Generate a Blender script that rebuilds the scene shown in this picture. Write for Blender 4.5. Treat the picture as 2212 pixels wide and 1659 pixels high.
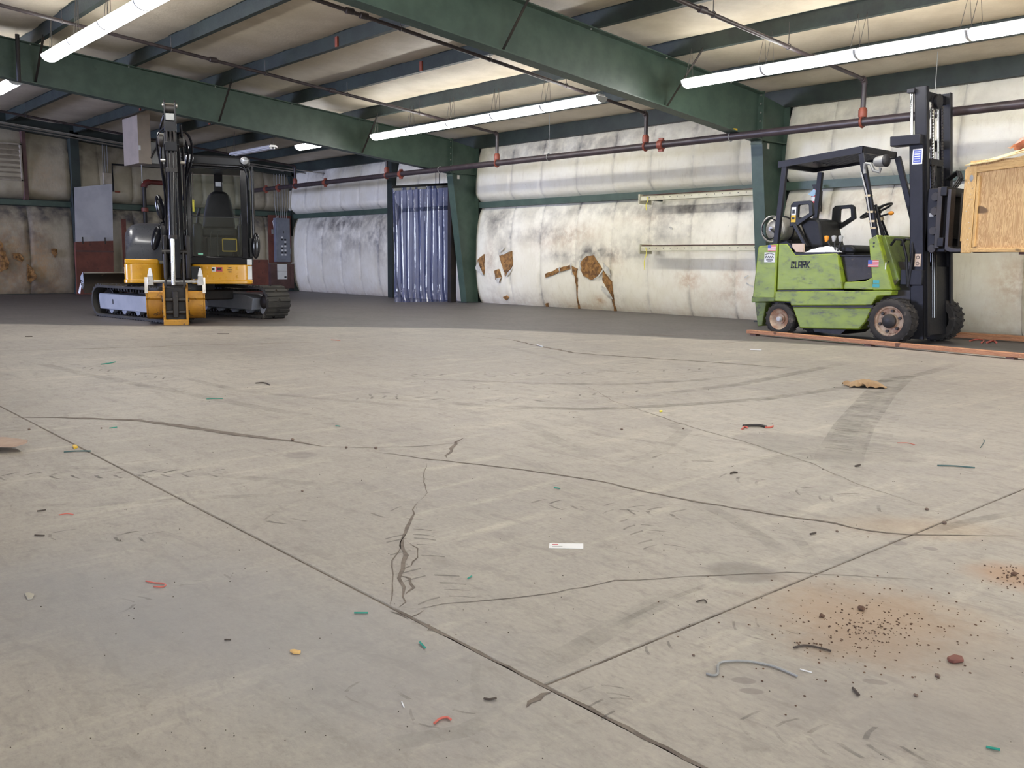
import bpy, bmesh, math, random
from mathutils import Vector, Matrix, noise
random.seed(7)
S = bpy.context.scene
COL = S.collection
for o in list(bpy.data.objects): bpy.data.objects.remove(o)

# ------------------------------------------------------------------ camera
RM = Matrix(((0.66145120, -0.10709390, 0.74230264), (0.74990878, 0.08003706, -0.65668173), (0.01091489, 0.99102218, 0.13325126)))
FPX = 1965.03
CAMZ = 0.9
cam = bpy.data.cameras.new('camera'); camo = bpy.data.objects.new('camera', cam); COL.objects.link(camo)
camo.matrix_world = Matrix.Translation((0, 0, CAMZ)) @ RM.to_4x4()
cam.sensor_width = 36; cam.lens = 36 * FPX / 2212; cam.clip_start = 0.05; cam.clip_end = 200
S.camera = camo
S.view_settings.view_transform = 'Standard'; S.view_settings.look = 'None'
S.view_settings.gamma = 1; S.view_settings.use_curve_mapping = False
S.view_settings.exposure = 0.22

# ------------------------------------------------------------------ world, daylight through the building's openings, and an added fill light
W = bpy.data.worlds.new('world'); S.world = W; W.use_nodes = True
W.node_tree.nodes['Background'].inputs[0].default_value = (0.62, 0.72, 1.0, 1)
W.node_tree.nodes['Background'].inputs[1].default_value = 1.2
def area(name, loc, rot, sx, sy, power, col):
    l = bpy.data.lights.new(name, 'AREA'); l.shape = 'RECTANGLE'; l.size = sx; l.size_y = sy; l.energy = power; l.color = col
    o = bpy.data.objects.new(name, l); o.location = loc; o.rotation_euler = rot; COL.objects.link(o); return o
LAMP = 28.0
# daylight in the open truck door of the near long wall (beyond the left edge of the picture)
area('door_daylight', (-20.2, -13.6, 1.7), (math.radians(90), 0, 0), 5.2, 3.2, 2600, (0.55, 0.62, 1.0))
# daylight in the open door of the end wall behind the camera
area('rear_door_daylight', (11.8, 4.0, 1.9), (math.radians(90), 0, math.radians(90)), 7.0, 3.4, 900, (0.86, 0.92, 1.0))
area('side_fill_light', (2.0, -13.6, 1.7), (math.radians(90), 0, 0), 6.0, 3.2, 900, (0.8, 0.86, 1.0))  # fill light added to brighten the hall; no door is known here

# ------------------------------------------------------------------ helpers
def ray(px, py): return RM @ Vector((px - 1106, -(py - 829.5), -FPX))
def gp(px, py, z=0.0):
    r = ray(px, py); t = (z - CAMZ) / r.z; return Vector((r.x * t, r.y * t, z))
def ypl(px, py, y):
    r = ray(px, py); t = y / r.y; return Vector((r.x * t, y, CAMZ + r.z * t))
def xpl(px, py, x):
    r = ray(px, py); t = x / r.x; return Vector((x, r.y * t, CAMZ + r.z * t))

class MB:
    def __init__(s): s.v = []; s.f = []
    def add(s, vs, fs):
        n = len(s.v); s.v += [tuple(v) for v in vs]; s.f += [tuple(i + n for i in f) for f in fs]; return s
    def box(s, x0, x1, y0, y1, z0, z1):
        return s.add([(x0,y0,z0),(x1,y0,z0),(x1,y1,z0),(x0,y1,z0),(x0,y0,z1),(x1,y0,z1),(x1,y1,z1),(x0,y1,z1)],
                     [(3,2,1,0),(4,5,6,7),(0,1,5,4),(1,2,6,5),(2,3,7,6),(3,0,4,7)])
    def beam(s, p, q, w, h, up=(0,0,1)):
        p = Vector(p); q = Vector(q); d = (q - p).normalized(); up = Vector(up)
        if abs(d.dot(up)) > .98: up = Vector((0,1,0)) if abs(d.y) < .9 else Vector((1,0,0))
        a = d.cross(up).normalized() * w / 2; b = a.cross(d).normalized() * h / 2
        return s.add([p-a-b, p+a-b, p+a+b, p-a+b, q-a-b, q+a-b, q+a+b, q-a+b],
                     [(3,2,1,0),(4,5,6,7),(0,1,5,4),(1,2,6,5),(2,3,7,6),(3,0,4,7)])
    def tube(s, pts, r, n=10, r2=None):
        pts = [Vector(p) for p in pts]; m = len(pts); vs = []; prev = None
        for i, p in enumerate(pts):
            d = (pts[min(i+1, m-1)] - pts[max(i-1, 0)]).normalized()
            if prev is None:
                a = d.cross(Vector((0,0,1)))
                if a.length < .05: a = d.cross(Vector((0,1,0)))
            else: a = prev - d * prev.dot(d)
            a.normalize(); prev = a; b = d.cross(a)
            rr = r if r2 is None else r + (r2 - r) * i / (m - 1)
            for k in range(n):
                t = 2 * math.pi * k / n; vs.append(p + (a * math.cos(t) + b * math.sin(t)) * rr)
        fs = [(i*n+k, i*n+(k+1)%n, (i+1)*n+(k+1)%n, (i+1)*n+k) for i in range(m-1) for k in range(n)]
        fs += [tuple(range(n))[::-1], tuple((m-1)*n + k for k in range(n))]
        return s.add(vs, fs)
    def prism(s, poly, ax, a, b):
        def P(u, v, t): return {'y': (u, t, v), 'x': (t, u, v), 'z': (u, v, t)}[ax]
        n = len(poly)
        vs = [P(u, v, a) for u, v in poly] + [P(u, v, b) for u, v in poly]
        return s.add(vs, [tuple(range(n)), tuple(range(n, 2*n))[::-1]] + [(i, (i+1)%n, n+(i+1)%n, n+i) for i in range(n)])
    def lathe(s, prof, c, axis, n=32):
        c = Vector(c); ax = Vector(axis).normalized()
        a = ax.cross(Vector((0,0,1)))
        if a.length < .05: a = Vector((1,0,0))
        a.normalize(); b = ax.cross(a); vs = []
        for r, h in prof:
            for k in range(n):
                t = 2*math.pi*k/n; vs.append(c + ax*h + (a*math.cos(t) + b*math.sin(t)) * max(r, 1e-4))
        m = len(prof)
        return s.add(vs, [(i*n+k, i*n+(k+1)%n, (i+1)*n+(k+1)%n, (i+1)*n+k) for i in range(m-1) for k in range(n)])
    def torus(s, c, axis, R, r, n=40, m=8):
        return s.lathe([(R + r*math.cos(2*math.pi*k/m), r*math.sin(2*math.pi*k/m)) for k in range(m+1)], c, axis, n)
    def ell(s, c, rx, ry, rz, n=16, m=10):
        c = Vector(c); vs = []
        for i in range(m+1):
            t = math.pi*i/m
            for k in range(n):
                p = 2*math.pi*k/n; vs.append((c.x+rx*math.sin(t)*math.cos(p), c.y+ry*math.sin(t)*math.sin(p), c.z+rz*math.cos(t)))
        return s.add(vs, [(i*n+k, i*n+(k+1)%n, (i+1)*n+(k+1)%n, (i+1)*n+k) for i in range(m) for k in range(n)])
    def grid(s, nu, nv, fn):
        vs = [fn(i/nu, j/nv) for j in range(nv+1) for i in range(nu+1)]
        return s.add(vs, [(j*(nu+1)+i, j*(nu+1)+i+1, (j+1)*(nu+1)+i+1, (j+1)*(nu+1)+i) for j in range(nv) for i in range(nu)])
    def xf(s, M):
        s.v = [tuple(M @ Vector(v)) for v in s.v]; return s
    def build(s, name, m, parent=None, bevel=0, world=False, smooth=38, recalc=True, seg=2):
        me = bpy.data.meshes.new(name)
        vs = s.v
        if world and parent is not None:
            Mi = parent.matrix_basis.inverted(); vs = [Mi @ Vector(v) for v in vs]
        me.from_pydata([tuple(v) for v in vs], [], s.f)
        bm = bmesh.new(); bm.from_mesh(me)
        bmesh.ops.remove_doubles(bm, verts=bm.verts, dist=1e-5)
        if recalc: bmesh.ops.recalc_face_normals(bm, faces=bm.faces)
        for f in bm.faces: f.smooth = True
        lim = math.radians(smooth)
        for e in bm.edges:
            e.smooth = (len(e.link_faces) == 2 and e.calc_face_angle(3.14) < lim)
        bm.to_mesh(me); bm.free()
        o = bpy.data.objects.new(name, me); COL.objects.link(o)
        if m: me.materials.append(m)
        if parent: o.parent = parent
        if bevel:
            b = o.modifiers.new('bevel', 'BEVEL'); b.width = bevel; b.segments = seg; b.limit_method = 'ANGLE'; b.angle_limit = math.radians(40)
        return o

def tag(o, label=None, cat=None, group=None, kind=None):
    if label: o['label'] = label
    if cat: o['category'] = cat
    if group: o['group'] = group
    if kind: o['kind'] = kind
    return o
def thing(name, label, cat, loc=(0,0,0), rotz=0, group=None):
    o = bpy.data.objects.new(name, None); COL.objects.link(o); o.empty_display_size = .1
    o.matrix_basis = Matrix.Translation(Vector(loc)) @ Matrix.Rotation(rotz, 4, 'Z')
    return tag(o, label, cat, group)
def lab(o, l): o['label'] = l; return o
def copy_part(o, parent, M=None):
    c = o.copy(); COL.objects.link(c); c.parent = parent
    if M is not None: c.matrix_basis = M @ o.matrix_basis
    return c
def copy_tree(o, parent=None):
    c = o.copy(); COL.objects.link(c); c.parent = parent
    for ch in [x for x in bpy.data.objects if x.parent == o]: copy_tree(ch, c)
    return c

# ------------------------------------------------------------------ materials
class NT:
    def __init__(s, name):
        s.m = bpy.data.materials.new(name); s.m.use_nodes = True; s.t = s.m.node_tree; s.n = s.t.nodes
        s.b = s.n['Principled BSDF']; s.out = s.n['Material Output']
    def new(s, t, **k):
        n = s.n.new(t)
        for a, b in k.items(): setattr(n, a, b)
        return n
    def link(s, a, b): s.t.links.new(a, b)
    def put(s, sock, v):
        if hasattr(v, 'links') or hasattr(v, 'is_linked'): s.link(v, sock)
        else: sock.default_value = v
    def math(s, op, a, b=0, c=None, clamp=False):
        n = s.new('ShaderNodeMath', operation=op, use_clamp=clamp); s.put(n.inputs[0], a); s.put(n.inputs[1], b)
        if c is not None: s.put(n.inputs[2], c)
        return n.outputs[0]
    def mix(s, f, a, b):
        n = s.new('ShaderNodeMix', data_type='RGBA'); s.put(n.inputs['Factor'], f)
        for k, v in ((6, a), (7, b)):
            if isinstance(v, (tuple, list)): n.inputs[k].default_value = (*v[:3], 1)
            else: s.link(v, n.inputs[k])
        return n.outputs[2]
    def noise(s, vec, scale, detail=3, rough=.5, dist=0):
        n = s.new('ShaderNodeTexNoise'); n.inputs['Scale'].default_value = scale; n.inputs['Detail'].default_value = detail
        n.inputs['Roughness'].default_value = rough; n.inputs['Distortion'].default_value = dist; s.link(vec, n.inputs['Vector']); return n.outputs[0]
    def ramp(s, v, lo, hi, a=0., b=1.):
        n = s.new('ShaderNodeMapRange', interpolation_type='SMOOTHSTEP'); s.put(n.inputs[0], v)
        for k, x in zip((1,2,3,4), (lo, hi, a, b)): n.inputs[k].default_value = x
        return n.outputs[0]
    def pos(s): return s.new('ShaderNodeNewGeometry').outputs['Position']
    def obj(s): return s.new('ShaderNodeTexCoord').outputs['Object']
    def scl(s, vec, x, y, z, rot=(0,0,0), loc=(0,0,0)):
        n = s.new('ShaderNodeMapping'); n.inputs['Scale'].default_value = (x,y,z); n.inputs['Rotation'].default_value = rot; n.inputs['Location'].default_value = loc
        s.link(vec, n.inputs['Vector']); return n.outputs[0]
    def bump(s, h, st=.3, d=.01):
        n = s.new('ShaderNodeBump'); n.inputs['Strength'].default_value = st; n.inputs['Distance'].default_value = d; s.link(h, n.inputs['Height']); s.link(n.outputs[0], s.b.inputs['Normal'])
    def fin(s, col, rough=.6, metal=0.):
        if isinstance(col, (tuple, list)): s.b.inputs['Base Color'].default_value = (*col[:3], 1)
        else: s.link(col, s.b.inputs['Base Color'])
        s.put(s.b.inputs['Roughness'], rough); s.put(s.b.inputs['Metallic'], metal); return s.m

def sr(r, g, b):
    f = lambda c: (c/255/12.92) if c/255 <= .04045 else ((c/255+.055)/1.055)**2.4
    return (f(r), f(g), f(b))
def mat(name, col, col2=None, rough=.6, metal=0., scale=4, bump=.0, wear=None, wth=(.62,.72), wscale=7, coat=0, spec=None, stretch=(1,1,1)):
    t = NT(name); v = t.scl(t.obj(), *stretch)
    col2 = col2 or tuple(c*.8 for c in col)
    n1 = t.noise(v, scale, 5, .6)
    c = t.mix(t.ramp(n1, .35, .65), col, col2)
    n2 = t.noise(v, scale*9, 4, .6)
    if wear:
        w = t.ramp(t.math('ADD', t.math('MULTIPLY', t.noise(v, wscale, 5, .65), .8), t.math('MULTIPLY', n2, .2)), *wth)
        c = t.mix(w, c, wear)
    if bump: t.bump(n2, bump, .004)
    if coat: t.b.inputs['Coat Weight'].default_value = coat; t.b.inputs['Coat Roughness'].default_value = .12
    if spec is not None: t.b.inputs['Specular IOR Level'].default_value = spec
    r = t.math('ADD', t.math('MULTIPLY', n2, .25), rough - .12)
    return t.fin(c, r, metal)
def emit(name, col, st):
    t = NT(name); e = t.new('ShaderNodeEmission'); e.inputs[0].default_value = (*col, 1); e.inputs[1].default_value = st
    t.link(e.outputs[0], t.out.inputs[0]); return t.m

M = {}
M['green'] = mat('green_painted_steel', sr(68,86,74), sr(59,76,66), .45, wear=sr(48,57,53), wscale=3)
M['green_dark'] = mat('dark_green_steel', sr(48,58,53), sr(40,47,45), .55, wear=sr(33,36,37), wscale=3)
M['pipe'] = mat('dark_iron_pipe', sr(66,56,58), sr(54,46,48), .4, wear=sr(96,82,80), scale=8)
M['redpaint'] = mat('red_orange_coupling', sr(150,78,58), sr(124,62,48), .5, wear=sr(80,52,46))
M['white_housing'] = mat('white_fixture_metal', (.75,.75,.75), (.68,.68,.68), .35)
M['tube_on'] = emit('lit_lamp_diffuser', (1.0, .985, .95), LAMP)
M['chain'] = mat('chain_steel', (.12,.11,.1), rough=.5, metal=.6)
M['black'] = mat('black_steel_paint', sr(24,24,30), sr(18,18,23), .45, wear=sr(40,37,36), wth=(.66,.74), spec=.3)
M['blackgloss'] = mat('glossy_black_paint', (.005,.005,.008), (.008,.008,.011), .14, coat=.35, spec=.4)
M['blackplastic'] = mat('black_plastic', (.009,.009,.010), (.014,.014,.014), .42, bump=.1, spec=.3)
M['rubber'] = mat('tire_rubber', (.022,.020,.019), (.035,.030,.027), .8, scale=6, bump=.3, wear=(.13,.105,.085), wth=(.55,.7))
M['trackrubber'] = mat('track_rubber', (.045,.041,.034), (.028,.026,.024), .75, bump=.3, wear=(.16,.145,.12), wth=(.6,.64), wscale=5)
M['yellow'] = mat('yellow_machine_paint', sr(226,166,30), sr(216,156,28), .3, coat=.3)
M['bucket_yellow'] = mat('worn_bucket_yellow', sr(190,136,36), sr(164,112,32), .45, wear=sr(92,66,44), wth=(.56,.66), wscale=9)
M['grey_hood'] = mat('grey_hood_paint', (.055,.058,.068), (.05,.052,.062), .3, coat=.25)
M['trackframe'] = mat('light_grey_frame_paint', (.36,.38,.43), (.30,.32,.37), .35, wear=(.16,.15,.14), wth=(.66,.75))
M['steel'] = mat('bright_worn_steel', (.55,.53,.50), (.42,.40,.37), .33, metal=.9, wear=(.25,.2,.16), wth=(.6,.7))
M['chrome'] = mat('chrome_rod', (.85,.85,.86), (.8,.8,.8), .12, metal=1.)
M['darksteel'] = mat('greasy_dark_steel', (.016,.014,.013), (.028,.021,.017), .5, bump=.3, wear=(.10,.07,.05))
M['lime'] = mat('lime_green_paint', sr(132,150,40), sr(118,134,42), .42, scale=3, wear=sr(84,84,62), wth=(.52,.70), wscale=6, stretch=(1,1,2.2))
M['lime_dirty'] = mat('grimy_lime_paint', sr(104,122,46), sr(84,94,48), .5, scale=5, wear=sr(66,60,50), wth=(.5,.66), wscale=6)
M['rust_rim'] = mat('rusty_wheel_rim', sr(178,158,136), sr(146,108,86), .6, scale=9, bump=.3, wear=sr(96,64,50), wth=(.55,.66), wscale=12)
M['cushion'] = mat('black_vinyl_seat', (.009,.009,.010), (.014,.014,.015), .5, spec=.3)
M['whitepaper'] = mat('white_paper', (.78,.78,.78), (.7,.7,.7), .6)
M['ink'] = mat('black_print', (.012,.012,.014), rough=.5)
M['blueprint'] = mat('blue_print', sr(74,90,170), rough=.5)
M['redprint'] = mat('red_print', sr(200,70,84), rough=.5)
M['tealprint'] = mat('teal_print', sr(60,160,170), rough=.5)
M['yellowprint'] = mat('yellow_print', sr(222,180,40), rough=.5)
M['tanprint'] = mat('tan_print', sr(200,178,158), rough=.5)
M['orangeknob'] = mat('orange_knob', sr(236,150,30), rough=.4)
M['greyknob'] = mat('grey_knob', (.42,.42,.42), rough=.4)
M['tape'] = mat('masking_tape', sr(196,180,150), rough=.7)
M['bracketgrey'] = mat('grey_cast_metal', (.33,.33,.32), (.25,.25,.24), .5, metal=.3)
M['extred'] = mat('extinguisher_red', sr(200,26,50), rough=.3)
M['teal'] = mat('teal_twine', sr(30,140,120), rough=.7)
M['tealgrey'] = mat('faded_teal_twine', sr(70,98,98), rough=.7)
M['orangetwine'] = mat('orange_red_plastic', sr(196,96,80), rough=.5)
M['stone'] = mat('grey_brown_stone', sr(120,102,88), sr(98,82,72), .8, scale=30, bump=.4)
M['twig'] = mat('dark_twig', sr(72,62,54), rough=.8)
M['rackbeam'] = mat('cream_rack_beam', sr(212,208,182), sr(196,190,164), .5, wear=sr(150,140,120), wth=(.66,.76))
M['elecgrey'] = mat('grey_electrical_box', sr(122,126,136), sr(110,114,124), .45)
M['oxide'] = mat('red_oxide_board', sr(118,66,52), sr(98,54,44), .65, wear=sr(80,48,42), wth=(.56,.7), scale=3)
M['brownboard'] = mat('brown_board', sr(96,68,62), sr(80,56,52), .65, wear=sr(60,44,42))
M['sheet'] = mat('galvanised_sheet', sr(190,190,196), sr(172,172,180), .5, scale=2, wear=sr(168,150,130), wth=(.6,.75), wscale=3)
M['heater'] = mat('painted_heater_cabinet', sr(170,156,142), sr(160,148,134), .5)
M['louver'] = mat('louver_metal', sr(170,158,140), sr(150,140,122), .5)
M['redpipe'] = mat('dark_red_pipe', sr(108,40,32), sr(84,34,30), .45)
M['brownglass_wool'] = mat('brown_glass_wool', sr(170,126,74), sr(110,80,50), .95, scale=14, bump=1.0, wear=sr(60,44,34), wth=(.58,.66), wscale=11)
M['vinylflap'] = mat('torn_vinyl_flap', (.66,.64,.56), (.5,.48,.43), .5, scale=10, wear=(.2,.18,.16), bump=.4)
M['yellowtape'] = mat('yellow_ribbon', sr(226,214,70), rough=.5)
M['cloth'] = mat('white_cotton_rag', (.7,.7,.74), (.6,.6,.64), .9, scale=14, bump=.3)
M['bluecloth'] = mat('pale_blue_rag', sr(176,208,232), rough=.9)
M['cardboard'] = mat('brown_cardboard', sr(176,148,112), sr(150,120,86), .8)
M['joint'] = mat('joint_filler', sr(122,112,102), sr(100,90,82), .9, scale=20, bump=.5)
M['under'] = mat('dark_joint_bottom', sr(80,70,64), rough=.95)

def wood(name, a, b, sx, sy, sz, rough=.6, knots=True):
    t = NT(name); v = t.scl(t.obj(), sx, sy, sz)
    n = t.noise(v, 3.0, 4, .6, 1.2)
    g = t.math('FRACT', t.math('MULTIPLY', n, 7))
    c = t.mix(t.ramp(g, .0, .9), a, b)
    if knots:
        k = t.noise(t.scl(t.obj(), 5, 5, 5), 1.3, 1, .4)
        c = t.mix(t.ramp(k, .70, .76), c, tuple(x*.35 for x in b))
    t.bump(g, .15, .002)
    return t.fin(c, rough)
M['crate'] = wood('crate_pine_plywood', sr(214,180,128), sr(176,136,88), 9, 9, .7)
M['batten'] = wood('crate_pine_batten', sr(216,180,120), sr(198,158,100), 6, 6, 1)
M['battenx'] = wood('crate_pine_batten_flat', sr(216,180,120), sr(192,152,96), .8, 6, 8)
M['lid'] = wood('crate_lid_plywood', sr(236,214,160), sr(222,196,142), .8, 6, 8, knots=False)
M['board'] = wood('orange_pine_board', sr(186,134,98), sr(166,114,80), .8, 8, 8)

# wall vinyl (reads the dirt attribute: r = soot, g = brown stain)
def vinyl(name, c1, c2, soot=(.09,.08,.085)):
    t = NT(name); p = t.pos()
    at = t.new('ShaderNodeAttribute', attribute_name='dirt'); sp = t.new('ShaderNodeSeparateColor'); t.link(at.outputs['Color'], sp.inputs[0])
    n1 = t.noise(p, 1.6, 6, .62); n2 = t.noise(t.scl(p, 5, 5, 1.2), 3, 5, .7); n3 = t.noise(p, 9, 6, .7)
    c = t.mix(t.ramp(n1, .3, .7), c1, c2)
    c = t.mix(t.math('MULTIPLY', t.ramp(n2, .5, .8), .28), c, sr(186,170,142))
    br = t.math('MULTIPLY', sp.outputs[1], t.ramp(n3, .25, .7), clamp=True)
    c = t.mix(br, c, sr(196,160,118))
    so = t.math('MULTIPLY', sp.outputs[0], t.math('ADD', t.math('MULTIPLY', t.ramp(t.noise(p, 3.2, 3, .55), .3, .7), .7), t.math('MULTIPLY', t.ramp(n3, .3, .7), .3)), clamp=True)
    c = t.mix(so, c, soot)
    spk = t.ramp(t.noise(p, 22, 3, .6), .70, .76)
    c = t.mix(t.math('MULTIPLY', spk, .35), c, sr(90,80,72))
    t.bump(t.noise(t.scl(p, 2, 2, 1), 12, 5, .6), .35, .01)
    return t.fin(c, .5)
M['vinyl'] = vinyl('white_vinyl_insulation', sr(246,241,224), sr(236,229,206))
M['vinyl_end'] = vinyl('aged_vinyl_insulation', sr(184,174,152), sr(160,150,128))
M['roofvinyl'] = vinyl('cream_roof_insulation', sr(212,201,180), sr(192,180,158))
M['exblack'] = mat('excavator_black_paint', (.009,.009,.012), (.014,.014,.016), .34, wear=(.03,.026,.024), wth=(.68,.76), spec=.35)
M['forksteel'] = mat('worn_fork_steel', sr(62,58,58), sr(46,44,46), .45, metal=.3, wear=sr(110,104,100), wth=(.6,.7))
M['toothpaint'] = mat('bright_tooth_steel', (.72,.72,.72), (.6,.6,.6), .35)
M['headglass'] = mat('lamp_glass', (.55,.56,.58), (.45,.46,.48), .1, metal=.4)
M['woodchip'] = mat('pale_wood_chip', sr(220,180,110), sr(190,150,90), .7)
M['cardboard2'] = mat('grey_paper_scrap', sr(170,164,150), sr(150,144,132), .8)
M['paddle'] = mat('brown_flat_board', sr(168,142,122), sr(150,124,106), .5)
M['clod'] = mat('dark_clod', sr(104,78,60), sr(84,64,52), .9)
# ------------------------------------------------------------------ floor
def floor_mat():
    t = NT('worn_concrete'); p = t.pos()
    big = t.noise(p, .35, 5, .6); mid = t.noise(p, 1.6, 6, .65, .4); fine = t.noise(p, 14, 6, .7); grit = t.noise(p, 130, 3, .7)
    c = t.mix(t.ramp(big, .35, .65), sr(164,157,146), sr(148,141,132))
    c = t.mix(t.math('MULTIPLY', t.ramp(mid, .42, .66), .6), c, sr(142,135,129))
    # brushed streaks in two directions left by wheels
    s1 = t.noise(t.scl(p, 1, 7, 1, (0,0,.75)), 1.3, 5, .7)
    c = t.mix(t.math('MULTIPLY', t.ramp(s1, .5, .72), .5), c, sr(128,120,112))
    s2 = t.noise(t.scl(p, 6, .9, 1, (0,0,.5)), 1.1, 5, .7)
    c = t.mix(t.math('MULTIPLY', t.ramp(s2, .5, .75), .45), c, sr(196,188,170))
    c = t.mix(t.math('MULTIPLY', t.ramp(fine, .5, .74), .5), c, sr(120,112,105))
    c = t.mix(t.math('MULTIPLY', t.ramp(grit, .6, .8), .22), c, sr(92,84,78))
    g2 = t.noise(t.scl(p, 1, 1.8, 1, (0,0,.7)), 38, 5, .75); c = t.mix(t.math('MULTIPLY', t.ramp(g2, .48, .72), .38), c, sr(112,104,97)); c = t.mix(t.math('MULTIPLY', t.ramp(g2, .5, .3), .25), c, sr(184,176,160))
    for sc, ro, am in ((3.2,.8,.42),(5.5,.45,.34)):
        g3 = t.noise(t.scl(p, 1, 3.4, 1, (0,0,ro)), sc, 5, .72, .6); c = t.mix(t.math('MULTIPLY', t.ramp(g3, .55, .68), am), c, sr(118,110,104))
    xyz = t.new('ShaderNodeSeparateXYZ'); t.link(p, xyz.inputs[0]); X, Y = xyz.outputs[0], xyz.outputs[1]
    def ell(px, py, rx, ry, rot, amt, col, c, hard=.25, nz=.35):
        q = gp(px, py); v = t.scl(p, 1, 1, 1, loc=(-q.x, -q.y, 0)); v = t.scl(v, 1/rx, 1/ry, 0, rot=(0,0,0)) if not rot else t.scl(t.scl(v,1,1,1,rot=(0,0,-rot)), 1/rx, 1/ry, 0)
        ln = t.new('ShaderNodeVectorMath', operation='LENGTH'); t.link(v, ln.inputs[0])
        d = t.math('ADD', ln.outputs['Value'], t.math('MULTIPLY', t.math('SUBTRACT', t.noise(p, 9 if rx < .5 else 4, 5, .7), .5), nz))
        m = t.math('MULTIPLY', t.ramp(d, 1 + hard, 1 - hard, 0, 1), amt)
        return t.mix(m, c, col)
    dk = sr(104,96,92)
    c = ell(1604,1236,.10,.09,.6,.6,dk,c)
    c = ell(648,983,.075,.07,0,.45,dk,c)
    c = ell(1606,1470,.026,.016,.7,.6,dk,c,.12,.25); c = ell(1624,1493,.026,.014,.7,.62,dk,c,.12,.25); c = ell(1890,1473,.026,.013,.6,.6,dk,c,.12,.25)
    c = ell(1940,1173,.028,.025,.6,.5,dk,c,.12,.25); c = ell(2010,1185,.022,.02,.6,.5,dk,c,.12,.25)
    c = ell(1780,965,.45,.28,.2,.32,dk,c,.12,.9); c = ell(1960,960,.35,.22,.2,.18,dk,c,.5,.8)
    rust = sr(156,124,90)
    c = ell(1880,1330,.24,.20,.6,.62,rust,c,.8,1.2); c = ell(1870,1400,.16,.1,.7,.5,sr(140,112,84),c,.6,1.2)
    c = ell(2200,1245,.12,.11,.6,.65,sr(160,120,84),c,.6,.8); c = ell(1990,1140,.25,.12,.7,.35,sr(160,130,96),c,.7,1.)
    cool = sr(136,134,136)
    c = ell(520,1340,.75,.30,.2,.5,cool,c,.6,1.0); c = ell(100,1310,.5,.25,.3,.45,sr(128,126,128),c,.6,.9)
    c = ell(1950,1540,.3,.14,.4,.4,sr(130,122,118),c,.6,1.)
    c = ell(2100,1450,.2,.2,.4,.35,sr(140,128,118),c,.6,1.)
    c = ell(1170,1560,.2,.05,.4,.6,sr(140,112,72),c,.5,1.) if False else c
    # shading of the floor past its crest, painted in as a darker concrete tone
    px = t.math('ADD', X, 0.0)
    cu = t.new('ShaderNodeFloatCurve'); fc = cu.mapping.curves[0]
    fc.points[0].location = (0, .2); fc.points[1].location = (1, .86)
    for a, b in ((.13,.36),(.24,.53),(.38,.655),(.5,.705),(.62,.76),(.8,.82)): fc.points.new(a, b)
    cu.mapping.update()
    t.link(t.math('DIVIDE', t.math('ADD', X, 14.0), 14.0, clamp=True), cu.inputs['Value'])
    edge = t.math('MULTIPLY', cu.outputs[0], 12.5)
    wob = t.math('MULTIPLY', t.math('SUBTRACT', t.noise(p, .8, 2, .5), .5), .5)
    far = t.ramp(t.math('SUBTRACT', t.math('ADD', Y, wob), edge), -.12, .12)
    far_shade = t.mix(t.math('MULTIPLY', t.ramp(mid, .35, .65), .5), sr(88,83,84), sr(70,66,68))
    c = t.mix(t.math('MULTIPLY', far, .9), c, far_shade)
    h = t.math('ADD', t.math('MULTIPLY', fine, .6), t.math('MULTIPLY', grit, .4))
    t.bump(h, .35, .004)
    r = t.math('ADD', t.math('MULTIPLY', fine, .25), .42)
    return t.fin(c, r)
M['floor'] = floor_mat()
def decal(name, col, amt, sc, lo=.4, hi=.62, stretch=(1,1,1)):
    t = NT(name); p = t.pos(); n = t.noise(t.scl(p, *stretch), sc, 5, .7)
    a = t.new('ShaderNodeAttribute', attribute_name='dirt'); sp = t.new('ShaderNodeSeparateColor'); t.link(a.outputs['Color'], sp.inputs[0])
    t.link(t.math('MULTIPLY', t.math('MULTIPLY', t.ramp(n, lo, hi), sp.outputs[0]), amt), t.b.inputs['Alpha'])
    t.b.inputs['Roughness'].default_value = .6
    return t.fin(col, .6)
M['tiremark'] = decal('rubber_scuff', (.055,.05,.048), .30, 5, .3, .65)
M['treadmark'] = decal('rubber_tread_print', (.055,.05,.048), .5, 7, .35, .6)

floor = MB().box(-26, 14, -15, 14, -.3, -.03).build('floor', M['under']); tag(floor, kind='structure')
g = .0035
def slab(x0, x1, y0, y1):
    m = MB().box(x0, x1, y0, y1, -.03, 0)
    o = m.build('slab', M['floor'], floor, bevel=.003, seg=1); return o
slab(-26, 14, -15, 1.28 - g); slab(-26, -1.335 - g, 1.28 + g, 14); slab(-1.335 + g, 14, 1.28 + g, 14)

def ribbon(pts, wfn, z, jit=0., n=None, seed=0):
    rnd = random.Random(seed); P = [Vector(p) for p in pts]; out = []
    for i in range(len(P)-1):
        k = max(2, int((P[i+1]-P[i]).length / .05)) if n is None else n
        for j in range(k): out.append(P[i].lerp(P[i+1], j/k))
    out.append(P[-1]); vs = []; N = len(out)
    for i, p in enumerate(out):
        d = (out[min(i+1,N-1)] - out[max(i-1,0)]).normalized(); a = Vector((-d.y, d.x, 0)); t = i/(N-1)
        o_ = a * (rnd.uniform(-jit, jit)); w = wfn(t) * rnd.uniform(.6, 1.3 if jit else 1.0) if jit else wfn(t)
        vs += [p + o_ + a*w/2, p + o_ - a*w/2]
    m = MB(); m.add([(v.x, v.y, z) for v in vs], [(2*i, 2*i+1, 2*i+3, 2*i+2) for i in range(N-1)]); m.n = N; return m
def crack(pxs, w, jit=.006, seed=1):
    w2 = (lambda t: w * .75 * (1.05 - abs(2*t-1)**3)) if not callable(w) else w
    return ribbon([gp(*p) for p in pxs], w2, .0012, jit, seed=seed).build('crack', M['joint'], floor, recalc=False)
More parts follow.
